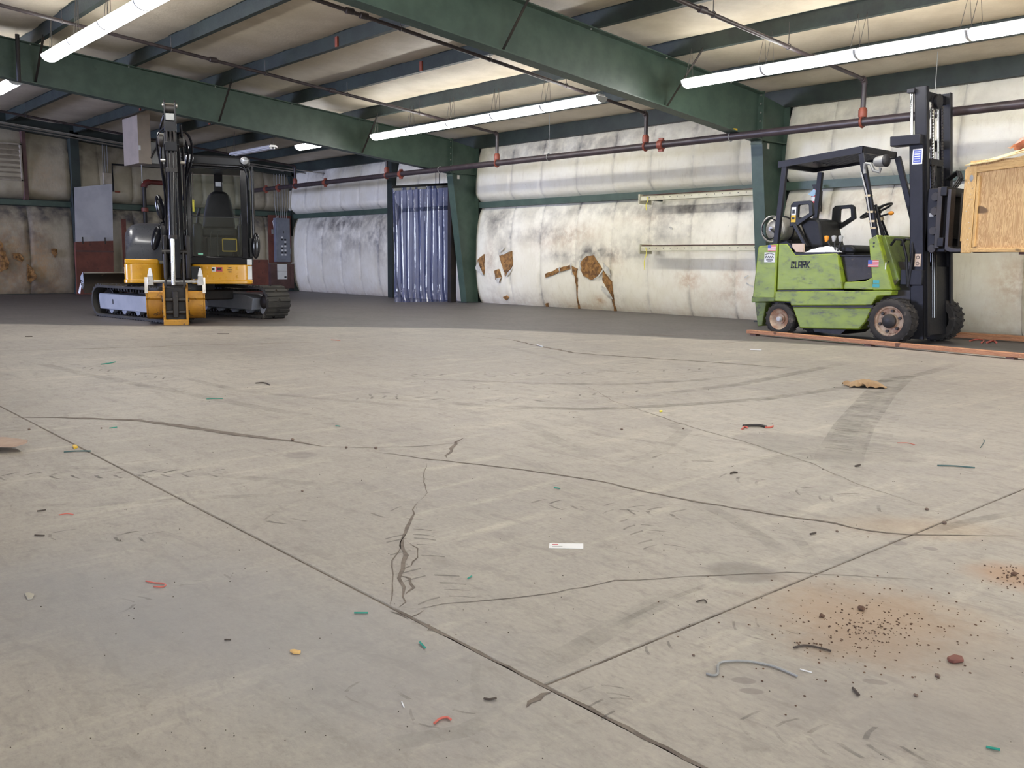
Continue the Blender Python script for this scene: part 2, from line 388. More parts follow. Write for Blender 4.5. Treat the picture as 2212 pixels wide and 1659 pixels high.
crack([(22,902),(120,902),(300,908),(420,925),(520,940),(620,952),(700,965)], .062, .006, 2)
crack([(700,965),(800,967),(900,965),(980,958),(1000,948)], .007, .006, 3)
crack([(790,973),(910,990),(1106,1012),(1210,1027),(1300,1040),(1400,1064),(1500,1083),(1650,1108),(1800,1130),(1880,1148),(1960,1155),(2212,1158)], .019, .005, 4)
crack([(1030,726),(1110,735),(1165,748),(1240,762),(1300,767),(1440,776),(1600,787),(1740,798)], .05, .012, 5)
crack([(1000,945),(980,965),(962,990)], .02, .014, 6)
crack([(922,1000),(917,1035),(920,1065),(905,1085)], .006, .006, 7)
crack([(905,1085),(890,1110),(880,1150),(868,1180),(880,1200),(872,1230),(862,1250),(875,1290),(866,1312)], .016, .008, 8)
crack([(880,1150),(862,1185),(845,1225),(850,1260),(843,1310)], .006, .006, 9)
crack([(878,1170),(900,1185),(902,1205),(885,1222),(865,1230)], .006, .005, 10)
crack([(865,1245),(885,1250),(893,1270),(878,1285)], .01, .005, 11)
crack([(843,1312),(900,1315),(960,1305),(1010,1300),(1106,1291),(1200,1280),(1330,1255),(1540,1243),(1700,1237),(1880,1246),(2040,1256)], .005, .005, 12)
crack([(843,1320),(880,1335),(920,1318)], .007, .006, 13); crack([(890,1345),(930,1350),(925,1362),(965,1360)], .006, .006, 14)
crack([(0,758),(130,755),(395,747),(560,742),(740,738)], .026, .012, 15)
crack([(1235,822),(1290,845),(1320,865),(1360,878),(1500,925),(1605,953),(1750,1000),(1850,1045),(2050,1110)], .006, .006, 16)
crack([(1700,728),(1560,742),(1440,740)] , .01, .01, 17)
crack([(1365,722),(1420,724),(1480,726)], .05, .012, 18)
crack([(0,927),(60,922)], .008, .006, 19); crack([(0,932),(60,930)], .005, .006, 20)
crack([(1132,1528),(1160,1508),(1192,1496)], .018, .008, 21)

# filler lying in the two long joints
ribbon([(-12,1.28,0),(-1.9,1.28,0)], lambda t: .006, -.003, .002, seed=30).build('joint_filler', M['joint'], floor, recalc=False)
ribbon([(-1.9,1.28,0),(-.4,1.28,0)], lambda t: .010, .0008, .003, seed=31).build('joint_filler', M['joint'], floor, recalc=False)
ribbon([(-1.335,1.28,0),(-1.335,6,0)], lambda t: .006, -.002, .002, seed=32).build('joint_filler', M['joint'], floor, recalc=False)

def mark(pxs, w, amt=1.):
    P = [gp(*p) for p in pxs]; m = ribbon(P, lambda t: w, .0006)
    o = m.build('tire_mark', M['tiremark'], floor, recalc=False)
    N = len(o.data.vertices)//2; ca = o.data.color_attributes.new('dirt', 'FLOAT_COLOR', 'POINT')
    for i in range(N*2):
        t = (i//2)/(N-1); k = amt * min(1, 4*t, 4*(1-t)); ca.data[i].color = (k, k, k, 1)
    return o
for pxs, w, a in [
    ([(700,846),(850,862),(1100,880),(1280,884),(1450,876),(1650,862),(1850,834),(2000,806),(2090,780)], .10, .95),
    ([(780,812),(900,818),(1150,828),(1330,831),(1500,822),(1650,806)], .08, .85),
    ([(1290,862),(1400,855),(1600,830),(1750,800),(1850,780)], .10, .8),
    ([(0,765),(200,812),(400,850),(560,880),(700,905),(760,950)], .09, .6),
    ([(330,800),(520,845),(700,862),(1100,895)], .07, .55),
    ([(1060,740),(1300,800),(1560,815)], .08, .35),
    ([(0,1092),(200,1092),(450,1075),(700,1065)], .05, .45), ([(0,1008),(300,1012),(620,1040),(850,1062)], .06, .4),
    ([(1140,1455),(1240,1405),(1350,1340),(1450,1290),(1530,1262)], .07, .5), ([(1320,1355),(1430,1300),(1540,1260)], .02, .9),
    ([(1500,1080),(1580,1120),(1660,1170),(1710,1210)], .06, .5), ([(1660,1120),(1720,1160),(1760,1210)], .04, .5),
    ([(1105,900),(1200,950),(1300,990)], .09, .4), ([(1380,890),(1480,930),(1420,980),(1300,1020)], .08, .4),
    ([(2212,1105),(2100,1125),(2000,1150)], .05, .8), ([(1960,1170),(1800,1215),(1700,1200)], .05, .35),
    ([(1560,1000),(1450,960),(1300,940),(1160,900)], .05, .45),
    ([(1030,1420),(1025,1480),(1040,1540)], .02, .5), ([(830,1610),(1000,1580),(1106,1530)], .05, .45),
    ([(1800,1040),(1815,980),(1845,920),(1900,850),(1960,800)], .22, .75),
    ([(1620,1000),(1750,985),(1830,1000)], .16, .4)]:
    mark(pxs, w, a)
# chevron tread prints, many small lug prints joined along each wheel path
def treads(pxs, w, pitch, seed, amt=1., kind=0):
    rnd = random.Random(seed); P = [gp(*p) for p in pxs]; m = MB()
    for i in range(len(P)-1):
        L = (P[i+1]-P[i]).length; d = (P[i+1]-P[i]).normalized(); a = Vector((-d.y, d.x, 0)); s = 0
        while s < L:
            if rnd.random() < .8:
                c = P[i] + d*(s + rnd.uniform(-.01,.01))
                for sg in (-1, 1):
                    if rnd.random() < .25: continue
                    k = [c + a*sg*w*.08, c + a*sg*w*.3 + d*pitch*.22, c + a*sg*w*.5 + d*pitch*(.55 + rnd.uniform(-.1,.1))]
                    th = pitch*rnd.uniform(.10,.2); q = []
                    for v in k: q += [(v.x, v.y, .0009), (v.x + d.x*th, v.y + d.y*th, .0009)]
                    m.add(q, [(0,1,3,2), (2,3,5,4)])
            s += pitch
    o = m.build('tread_print', M['treadmark'], floor, recalc=False); o['kind'] = 'stuff'
    ca = o.data.color_attributes.new('dirt', 'FLOAT_COLOR', 'POINT')
    for i in range(len(o.data.vertices)): ca.data[i].color = (amt,)*3 + (1,)
for i, (pxs, w, pt, a) in enumerate([
    ([(0,1030),(150,1026),(300,1024),(450,1022)], .14, .09, 1.), ([(150,788),(260,802),(360,815)], .16, .12, .9),
    ([(850,812),(1100,810),(1350,806),(1560,798)], .2, .12, .9), ([(800,850),(950,866),(1150,864),(1380,848)], .2, .12, .7),
    ([(60,1150),(200,1158),(330,1160)], .12, .08, .9), ([(1140,1088),(1250,1092),(1350,1098),(1460,1110)], .14, .08, .8),
    ([(520,1130),(700,1110),(880,1105)], .14, .08, .7), ([(870,1120),(900,1200),(960,1290)], .16, .06, .8),
    ([(1200,850),(1020,838),(760,860)], .2, .1, .5), ([(1430,980),(1600,1030),(1800,1070),(1900,1090)], .2, .09, .6),
    ([(1330,1100),(1400,1150),(1440,1190)], .14, .07, .8), ([(1290,1480),(1310,1510),(1330,1530)], .1, .04, .8),
    ([(1480,1380),(1560,1370),(1700,1350)], .12, .05, .6), ([(1600,1560),(1800,1600),(2000,1610)], .12, .06, .6),
    ([(740,1500),(850,1490),(950,1470)], .1, .05, .6), ([(900,1560),(1000,1520)], .1, .04, .6),
    ([(480,1240),(380,1290),(250,1310)], .1, .05, .5), ([(1400,1420),(1480,1400)], .1, .04, .7),
    ([(1850,980),(1870,920),(1910,860),(1950,810)], .3, .03, .9)]):
    treads(pxs, w, pt, 50+i, a)

# ------------------------------------------------------------------ long wall and end wall, insulation in bulging panels
LY = 12.86; EX = -24.1
def zrt(y): return 4.44 - .084*y if y > -1.5 else 4.44 + .084*1.5 - .084*(-1.5 - y) - 0
def zrb(y): return 3.90 - .096*y if y > -1.5 else 3.90 + .096*1.5 - .096*(-1.5 - y)
def bulge(t, lower):
    if lower: return .20 * max(0., (1 - abs(2*t-1)**3.2))**.8
    if t < .16: return .22 * math.sin(math.pi/2 * t/.16)**.8
    return .22 * (math.cos(math.pi/2 * (t-.16)/.84))**.7
def surf(a, z, a0, a1, lower, z0, z1):
    t = min(1, max(0, (z-z0)/(z1-z0))); b = bulge(t, lower)
    e = min(a-a0, a1-a); b *= 1 - .16*math.exp(-(e/.035)**2)
    b += .010*noise.noise(Vector((a*2.2, z*1.3, 3))) + .004*noise.noise(Vector((a*9, z*5, 9)))
    return max(b, .004)
blobs_long = []; blobs_end = []
def blob(lst, a, z, ra, rz, amt, ch=0): lst.append((a, z, ra, rz, amt, ch))
def bl(px, py, ra, rz, amt, ch=0):
    q = ypl(px, py, LY-.18); blob(blobs_long, q.x, q.z, ra, rz, amt, ch)
for a in [(1070,480,.5,.35,.75),(1080,545,.35,.25,.5),(1180,505,.9,.22,.6),(1300,455,3.0,.14,.5),(1215,555,.45,.12,.8),(1290,545,.5,.16,.95),(1270,560,.25,.12,.9),(1350,550,.8,.10,.45),
          (1400,520,.8,.35,.35),(1450,495,.7,.3,.4),(1540,450,1.2,.12,.6),(1180,320,2.2,.22,.6),(1400,290,2.6,.22,.35),(1335,635,.16,.2,.45),(1170,640,.2,.15,.3),
          (1560,640,.3,.12,.2),(730,480,1.7,.28,.95),(770,520,1.0,.3,.6),(700,520,.5,.4,.45),(820,500,.5,.45,.75),(830,560,.3,.3,.4),(740,560,.5,.25,.25),(750,345,2.4,.2,.95),(690,380,.6,.25,.5),
          (1110,640,.5,.12,.3),(1060,600,.2,.5,.35),(1780,450,1.2,.12,.5),(1700,480,.6,.3,.35),(1400,690,6.,.05,.45),(740,636,2.5,.05,.5),
          (1850,250,2.,.2,.4),(1250,380,.8,.05,.2)]: bl(*a)
for a in [(1490,605,.25,.15,.9),(1292,648,.18,.08,.8),(1580,640,.6,.15,.45),(1590,600,.3,.2,.5),(1330,560,.25,.2,.5),(1200,520,.8,.25,.35),(1255,505,.6,.2,.4),(2190,610,.3,.35,.7),(1060,560,.15,.4,.5),(1240,660,.4,.05,.5),(1950,640,.5,.2,.3),(1400,470,.8,.15,.35),(1900,430,.6,.3,.4)]: bl(*a, 1)
def be(px, py, ra, rz, amt, ch=0):
    q = xpl(px, py, EX+.18); blob(blobs_end, q.y, q.z, ra, rz, amt, ch)
for a in [(20,455,.7,.2,.9),(90,455,.9,.2,.95),(80,500,.25,.35,.7),(5,570,.35,.6,.8),(60,600,.2,.35,.8),(90,620,.3,.2,.6),(40,520,.4,.4,.45),(120,540,.25,.15,.5),(165,340,.3,.3,.7),(260,330,1.2,.2,.5),
          (90,315,.7,.18,.3),(560,480,1.0,.25,.9),(560,420,.8,.2,.5),(600,350,2.,.3,.95),(300,470,1.5,.2,.95),(640,560,.2,.8,.6),(130,600,.3,.6,.4)]: be(*a)
for a in [(60,440,1.6,.10,.9),(300,460,3,.25,.6),(60,640,2,.12,.8)]: be(*a)
for a in [(5,540,.4,.7,1.),(80,530,.3,.5,.9),(100,600,.35,.4,.8),(40,580,.5,.5,.7),(90,380,.5,.5,.35)]: be(*a, 1)
def dirt(a, z, lst):
    r = g_ = 0
    for (x, y, ra, rz, amt, ch) in lst:
        d = ((a-x)/ra)**2 + ((z-y)/rz)**2
        if d < 6:
            k = amt*math.exp(-d)
            if ch: g_ += k
            else: r += k
    return min(r, 1.1), min(g_, 1.)
def panel(parent, axis, a0, a1, z0, z1, lower, m, lst, res=.05, ztop=None):
    nu = max(4, int((a1-a0)/res)); nv = max(6, int((z1-z0)/res)); sl = 0 if ztop is None else 1
    P = []
    def fn(u, v):
        a = a0 + (a1-a0)*u; zt = z1 if not sl else ztop(a)
        z = z0 + (zt-z0)*v; b = surf(a, z, a0, a1, lower, z0, zt); P.append((a, z))
        return (a, LY-b, z) if axis == 'x' else (EX+b, a, z)
    mb = MB(); mb.grid(nu, nv, fn)
    # closed sides so the panel has thickness
    me = mb.build('insulation_panel', m, parent, recalc=False, smooth=80)
    if axis == 'x':
        me.data.flip_normals()
    ca = me.data.color_attributes.new('dirt', 'FLOAT_COLOR', 'POINT')
    for i, v in enumerate(me.data.vertices):
        a = v.co.x if axis == 'x' else v.co.y; r, gg = dirt(a, v.co.z, lst); e = min(a-a0, a1-a); r = min(1.1, r + (.55 if e < .01 else .10 if e < .06 else 0)*(.6+.8*noise.noise(Vector((a, v.co.z*2, 0)))+.2)); gg = min(1, gg + .35*max(0, 1-v.co.z/.35)); ca.data[i].color = (r, gg, 0, 1)
    s = me.modifiers.new('thickness', 'SOLIDIFY'); s.thickness = .02; s.offset = -1 
    return me
wall_long = MB().box(-24.3, 14, LY+.0, LY+.15, -.3, 3.62).build('wall_right', M['green_dark']); tag(wall_long, kind='structure')
seams = [-24.05,-23.04,-22.19,-21.19,-20.26,-19.41,-18.82]
s2 = [-18.62,-17.7,-16.7,-15.75]; s3 = [-15.55,-14.42,-13.51,-12.52,-11.59,-10.70,-9.78,-8.85,-8.2]
s4 = [-8.0,-7.25,-6.32,-5.40,-4.47,-3.55,-2.6,-1.7]
for ss in (seams, s2, s3, s4):
    for a, b in zip(ss[:-1], ss[1:]):
        panel(wall_long, 'x', a+.005, b-.005, .012, 2.045, True, M['vinyl'], blobs_long)
        panel(wall_long, 'x', a+.005, b-.005, 2.17, 3.38, False, M['vinyl'], blobs_long)
for k in range(8):
    panel(wall_long, 'x', -1.7+1.9*k, .19+1.9*k, .012, 2.045, True, M['vinyl'], [], .2); panel(wall_long, 'x', -1.7+1.9*k, .19+1.9*k, 2.17, 3.38, False, M['vinyl'], [], .2)
def girt(parent, p0, p1, inward):
    m = MB(); p0 = Vector(p0); p1 = Vector(p1); i = Vector(inward)
    m.beam(p0+i*.07+Vector((0,0,.11)), p1+i*.07+Vector((0,0,.11)), .14, .01); m.beam(p0+i*.07, p1+i*.07, .14, .012)
    m.beam(p0+i*.145+Vector((0,0,.055)), p1+i*.145+Vector((0,0,.055)), .012, .12)
    m.beam(p0+i*.02+Vector((0,0,.055)), p1+i*.02+Vector((0,0,.055)), .012, .12)
    return m.build('girt', M['green'], parent)
for x0, x1 in ((-24,-18.8),(-15.5,-8.2),(-8.05,-.2),(-.1,14)): girt(wall_long, (x0, LY-.02, 2.05), (x1, LY-.02, 2.05), (0,-1,0))
jm = MB().box(-18.84,-18.64, LY-.3, LY, 0, 3.35); jm.build('door_post', M['green_dark'], wall_long, bevel=.004)
MB().tube([(-15.3,LY-.13,3.30),(-8.2,LY-.13,3.30)], .004, 5).build('retainer_wire', M['steel'], wall_long)
MB().tube([(-8.0,LY-.13,3.30),(0,LY-.13,3.30)], .004, 5).build('retainer_wire', M['steel'], wall_long)

# torn places: exposed brown glass wool behind torn vinyl
def on_long(px, py, off=.0):
    q = ypl(px, py, LY-.2); 
    for _ in range(3):
        t = min(1, max(0, (q.z-.012)/2.033)); q = ypl(px, py, LY - bulge(t, True) - off)
    return q
def on_end(px, py, off=.0):
    q = xpl(px, py, EX+.2)
    for _ in range(3):
        t = min(1, max(0, (q.z-.012)/2.033)); q = xpl(px, py, EX + bulge(t, True) + off)
    return q
def patch(name, pts, m, fn, off, parent, thick=.012, rough=.006, seed=1):
    vs = [fn(x, y, off) for x, y in pts]
    me = bpy.data.meshes.new(name); me.from_pydata([tuple(v) for v in vs], [], [tuple(range(len(vs)))])
    bm = bmesh.new(); bm.from_mesh(me); bmesh.ops.triangulate(bm, faces=bm.faces)
    bmesh.ops.subdivide_edges(bm, edges=bm.edges, cuts=3, use_grid_fill=True)
    for v in bm.verts: v.co += Vector((noise.noise(v.co*9+Vector((seed,0,0))), noise.noise(v.co*9+Vector((0,seed,7))), noise.noise(v.co*9+Vector((3,5,seed)))))*rough
    bm.to_mesh(me); bm.free(); o = bpy.data.objects.new(name, me); COL.objects.link(o); o.parent = parent; me.materials.append(m)
    s = o.modifiers.new('t', 'SOLIDIFY'); s.thickness = thick; s.offset = 0; return o
def z6(*l): return [(1000+x/3.16, 280+y/3.16) for x, y in l]
wool = [z6((105,880),(145,850),(145,985),(95,900)), z6((250,860),(335,830),(338,930),(290,1000),(270,930)), z6((215,965),(245,955),(265,1010),(250,1040),(225,1020)),
        z6((565,985),(640,950),(730,925),(780,950),(770,1010),(740,950),(650,975),(568,1012)), z6((800,900),(850,865),(890,860),(950,950),(940,985),(880,1025),(830,1000),(805,950)),
        z6((955,960),(1015,1040),(1022,1110),(1010,1120),(955,1040)), z6((565,1190),(582,1185),(580,1215),(570,1215)), z6((280,1140),(300,1135),(315,1150),(300,1165)),
        z6((770,1000),(782,1010),(800,1235),(790,1235),(772,1060)), z6((1010,1110),(1025,1130),(1050,1250),(1035,1248))]
for i, p in enumerate(wool): patch('torn_insulation', p, M['brownglass_wool'], on_long, .034, wall_long, .03, .02, i)
flaps = [z6((80,945),(100,900),(140,985),(145,1005),(95,965)), z6((265,930),(290,995),(335,935),(320,975),(295,1005),(280,975)), z6((240,830),(285,800),(280,815),(250,835)), z6((250,862),(330,825),(300,820),(262,845)),
         z6((655,935),(662,932),(664,980),(658,980)), z6((735,905),(745,905),(742,995),(738,995)), z6((795,895),(830,870),(820,880),(803,910),(805,965),(795,960)),
         z6((885,1025),(930,985),(955,960),(948,985),(905,1020)), z6((945,1060),(975,1080),(1015,1140),(1020,1160),(985,1130),(945,1100)), z6((950,900),(1000,950),(1010,1000),(960,960)), z6((225,1020),(262,1012),(250,1042),(235,1042)),
         z6((1915,1010),(1945,985),(1950,990),(1925,1015)), z6((1935,1040),(1980,1065),(1978,1075),(1932,1052)), z6((1405,665),(1420,662),(1428,690),(1412,690))]
for i, p in enumerate(flaps): patch('torn_flap', p, M['vinylflap'], on_long, .06, wall_long, .003, .03, 20+i)
def z4e(*l): return [(x/3.607, 200+y/3.607) for x, y in l]
for i, p in enumerate([z4e((95,1255),(150,1250),(190,1290),(170,1320),(110,1290)), z4e((395,1215),(440,1220),(445,1260),(430,1285),(400,1245)), z4e((0,1220),(40,1240),(70,1320),(60,1370),(0,1400)),
                       z4e((210,1330),(260,1370),(290,1440),(240,1480),(215,1470)), z4e((0,1150),(25,1180),(30,1230),(0,1240))]): patch('torn_insulation', p, M['brownglass_wool'], on_end, .034, wall_long, .03, .02, 40+i)
# end wall
wall_end = MB().box(EX-.2, EX, -14.5, LY+.1, -.3, 4.9).build('wall_left', M['green_dark']); tag(wall_end, kind='structure')
tops = lambda a: zrt(a) - .10
eseams = [12.72, 11.9, 11.0, 10.1, 9.2, 8.3, 7.5, 7.03]
def emid(a, b):
    lo, hi = min(a,b)+.002, max(a,b)-.002
    panel(wall_end, 'y', lo, hi, .012, 2.08, True, M['vinyl_end'], blobs_end, .06)
    panel(wall_end, 'y', lo, hi, 2.25, tops((lo+hi)/2), False, M['vinyl_end'], blobs_end, .06, tops)
for a, b in zip(eseams[:-1], eseams[1:]): emid(a, b)
emid(6.83, 5.85); emid(5.85, 4.9); emid(4.9, 4.0)
for k in range(6): emid(4.0-2*k, 2.0-2*k)
girt(wall_end, (EX+.02, 12.8, 2.10), (EX+.02, 7.05, 2.10), (1,0,0)); girt(wall_end, (EX+.02, 6.82, 2.10), (EX+.02, -14, 2.10), (1,0,0))
for y0, y1, h in ((6.83,7.03,3.9),(12.66,12.84,3.4),(1.0,1.2,4.2),(-5,-4.8,4.2)):
    MB().box(EX, EX+.30, y0, y1, 0, h).build('column', M['green_dark'], wall_end, bevel=.004)
MB().box(EX, EX+.24, 5.80, 5.88, 2.22, 3.9).build('door_post', M['brownboard'], wall_end)
MB().box(EX, EX+.10, 6.86, 6.90, 2.22, 3.6).build('trim_strip', M['vinyl_end'], wall_end)
MB().prism([(-1.5,zrt(-1.5)-.16),(12.8,zrt(12.8)-.16),(12.8,zrt(12.8)+.2),(-1.5,zrt(-1.5)+.2)], 'x', EX, EX+.3).build('rake_beam', M['green_dark'], wall_end)
MB().beam((EX+.34,-1,zrt(-1)-.06),(EX+.34,12.4,zrt(12.4)-.06),.03,.03).build('conduit', M['steel'], wall_end)
for nm, b in (('wall_front', (-24.3,-23.0,0,4)), ):
    pass
# walls behind the camera, with open doors, plus an added opening at the fill light
wn = MB(); YN = -14
for x0, x1, z0, z1 in ((-24.3,-22.9,-.1,4.2),(-17.5,-1.2,-.1,4.2),(5.2,12.4,-.1,4.2),(-22.9,-17.5,3.4,4.2),(-1.2,5.2,3.4,4.2)): wn.box(x0, x1, YN-.2, YN, z0, z1)
tag(wn.build('wall_front', M['vinyl_end']), kind='structure')
we = MB()
for y0, y1, z0, z1 in ((-14,.4,-.1,4.9),(7.6,12.9,-.1,4.9),(.4,7.6,3.7,4.9)): we.box(12.2, 12.4, y0, y1, z0, z1)
tag(we.build('wall_back', M['vinyl_end']), kind='structure')

# ceiling
def zroof(y): return zrt(y) + .2
ceil = MB()
ceil.prism([(-14.2,zroof(-14.2)+.02),(-1.5,zroof(-1.5)+.02),(13.1,zroof(13.1)+.02),(13.1,zroof(13.1)+.1),(-1.5,zroof(-1.5)+.1),(-14.2,zroof(-14.2)+.1)], 'x', -24.3, 12.5)
ceil = ceil.build('ceiling', M['sheet']); tag(ceil, kind='structure')
PY = [12.72-.02] + [11.28-1.45*k for k in range(9)] + [-1.5, -2.95, -4.4, -5.85, -7.3, -8.75, -10.2, -11.65, -13.1]
FX = [-24.1,-15.65,-8.1,-.4,7.3,12.3]
for i in range(len(PY)-1):
    y1, y0 = PY[i], PY[i+1]
    if y1 - y0 < .2: continue
    for a, b in zip(FX[:-1], FX[1:]):
        if y1 < -1.5 and a > -20 and False: continue
        def fn(u, v):
            x = a + (b-a)*u; y = y0 + (y1-y0)*v
            s = .07*(1-abs(2*v-1)**2.5) + .012*noise.noise(Vector((x*1.2, y*1.5, 1))) + .005*noise.noise(Vector((x*5, y*4, 2)))
            return (x, y, zroof(y) - .005 - max(s, 0))
        o = MB().grid(int((b-a)/.25) if y1 > 0 else 6, 12 if y1 > 0 else 4, fn).build('insulation_sheet', M['roofvinyl'], ceil, recalc=False, smooth=80)
        o.data.flip_normals()
for i, y in enumerate(PY[:-1]):
    m = MB(); z = zrt(y); h = .2
    Zs = [(-.07,h),(-.07,h-.008),(-.005,h-.008),(-.005,.0),(.07,0),(.07,.025),(.064,.025),(.064,.006),(.005,.006),(.005,h)]
    m.prism([(y+q, z+r) for q, r in Zs], 'x', -24.1, 12.2)
    if i == 0: m = MB().box(-24.1, 12, y-.02, y+.10, z-.07, z+h)
    m.build('eave_strut' if i == 0 else 'purlin', M['green_dark'] if i else M['green_dark'], ceil)
    if i in (3, 4, 7):
        for x in (-19.3, -11.6, -3.8): MB().box(x-.03, x+.03, y-.03, y-.004, z-.0, z+.14).build('sag_clip', M['redpaint'], ceil)

# rigid frames
def frame(x, label, full=True):
    t = thing('steel_frame', label, 'frame', (x, 12.5, 0))
    yk = 12.02; ys = -1.5
    m = MB(); m.prism([(ys,zrt(ys)),(ys,zrb(ys)),(yk,zrb(yk)),(yk,zrt(yk))], 'x', x-.005, x+.005)
    m.beam((x,ys,zrb(ys)),(x,yk,zrb(yk)),.2,.014); m.beam((x,ys,zrt(ys)-.01),(x,yk,zrt(yk)-.01),.2,.014)
    m.build('rafter', M['green'], t, world=True)
    m = MB(); m.prism([(ys,zrt(ys)),(ys,zrb(ys)),(-13.9,zrb(-13.9)),(-13.9,zrt(-13.9))], 'x', x-.005, x+.005)
    m.beam((x,ys,zrb(ys)),(x,-13.9,zrb(-13.9)),.2,.014); m.build('rafter', M['green'], t, world=True)
    m = MB(); zk = zrb(yk)
    m.prism([(yk,zk),(12.42,.01),(12.72,.01),(12.72,zrt(12.72)-.06),(yk,zrt(yk))], 'x', x-.005, x+.005)
    m.beam((x,yk,zk-.02),(x,12.42,.01),.2,.014,(0,1,0)); m.beam((x,12.72,.01),(x,12.72,zrt(12.72)-.07),.2,.014,(0,1,0))
    m.box(x-.09,x+.09,yk,12.72,zk-.006,zk+.006)
    m.build('column', M['green'], t, world=True)
    m = MB().box(x-.1,x+.1,yk-.012,yk+.012,zk-.06,zrt(yk)+.02); m.build('splice_plate', M['green'], t, world=True, bevel=.003)
    MB().box(x-.13,x+.13,12.36,12.76,0,.018).build('base_plate', M['green_dark'], t, world=True)
    b = MB()
    for k in range(6):
        z = zk + .02 + k*(zrt(yk)-zk-.06)/5
        for s in (-.06,.06): b.tube([(x+s,yk-.03,z),(x+s,yk-.012,z)], .014, 6)
    for k in range(len(PY)):
        y = PY[k]
        if -1.4 < y < 12: b.tube([(x+.06,y-.05,zrt(y)-.03),(x+.06,y-.05,zrt(y)-.016)], .012, 6)
    b.build('bolts', M['steel'], t, world=True)['kind'] = 'stuff'
    MB().box(x+.1,x+.104,12.14,12.2,zk-.12,zk-.04).build('bracket', M['steel'], t, world=True)
    for k in (2, 4, 6):
        y = PY[k]; MB().beam((x+.05,y,zrb(y)+.02),(x+.62,y,zrt(y)+.03),.035,.006).build('flange_brace', M['darksteel'], t, world=True)
    return t
frame(-8.1, 'green steel roof frame with tapered rafter nearest the camera, its column beside the green forklift')
frame(-15.65, 'green tapered steel roof frame further back, its column beside the plastic strip curtain')
frame(-.4, 'green steel roof frame overhead out of view to the right'); frame(7.3, 'green steel roof frame behind the camera')

# ------------------------------------------------------------------ light fixtures
def fixture(x0, x1, y, z, lit, label, group=None, proto=[None]):
    t = thing('fluorescent_fixture', label, 'light', ((x0+x1)/2, y, z), 0, group)
    L = (x1-x0)/2 - .012
    MB().prism([(-.06,.06),(.06,.06),(.085,.035),(-.085,.035)], 'x', -L, L).build('housing', M['white_housing'], t)
    if lit:
        pts = [(.115*math.cos(a), .035+.09*math.sin(a)) for a in [math.pi*(1+k/10) for k in range(11)]]
        MB().prism(pts, 'x', -L+.01, L-.01).build('diffuser', M['tube_on'], t, smooth=60)
        for s in (-1, 1): MB().prism([(p*1.03, q-.002) for p, q in pts] , 'x', s*L-.006, s*L+.006).build('end_cap', M['white_housing'], t)
    else:
        MB().prism([(-.10,.0),(-.085,.035),(.085,.035),(.10,.0),(.06,.02),(-.06,.02)], 'x', -L, L).build('reflector', M['white_housing'], t)
        for s in (-.04,.04): MB().tube([(-L+.03,s,.0),(L-.03,s,.0)], .017, 8).build('lamp_tube', M['white_housing'], t)
    zt = zrt(y) - z + .02
    for s in (-1, 1):
        cx = s*(L-.04)
        MB().tube([(cx-.06,0,.06),(cx,.03,zt),(cx+.06,0,.06)], .004, 4).build('hanger_chain', M['chain'], t)
    return t
ORD = ['leftmost','second from the left','third from the left','fourth from the left','fifth from the left','sixth from the left','seventh from the left']
for k in range(6): fixture(-7.66+1.185*k, -6.475+1.185*k, 9.72, 3.2, True, f'lit fluorescent fixture, {ORD[k]} of the row above the forklift', 'lit fixtures above the forklift')
for k in range(5): fixture(-14.98+1.17*k, -13.81+1.17*k, 9.72, 3.2, True, f'lit fluorescent fixture, {ORD[k]} of the row between the green rafters', 'lit fixtures between the frames')
for k in range(4): fixture(-13.95+1.2*k, -12.752+1.2*k, 3.8, 3.6, True, f'lit fluorescent fixture, {ORD[k]} of the upper left row', 'lit fixtures at the upper left')
fixture(-17.5, -16.3, 9.5, 3.2, True, 'short lit fluorescent fixture seen under the far green rafter, right of the excavator')
fixture(-17.15, -15.95, 3.85, 3.57, True, 'lit fluorescent fixture cut by the left picture edge below the green rafter')
o = fixture(-19.7, -17.75, 9.05, 3.18, False, 'unlit white fluorescent fixture hanging above the excavator cab')
for k in range(5): fixture(-7.4+1.25*k, -6.2+1.25*k, 3.8, 3.6, True, 'lit fluorescent fixture overhead, above the picture frame', 'fixtures overhead out of view')
for k in range(4): fixture(.2+1.6*k, 1.4+1.6*k, 9.72, 3.2, True, 'lit fluorescent fixture overhead, above the picture frame', 'fixtures overhead out of view')
for k in range(4): fixture(.2+1.6*k, 1.4+1.6*k, 3.8, 3.6, True, 'lit fluorescent fixture overhead, above the picture frame', 'fixtures overhead out of view')
for k in range(4,9): fixture(-14.3+2.2*k, -13.1+2.2*k, -2.4, 4.0, True, 'lit fluorescent fixture overhead, above the picture frame', 'fixtures overhead out of view')

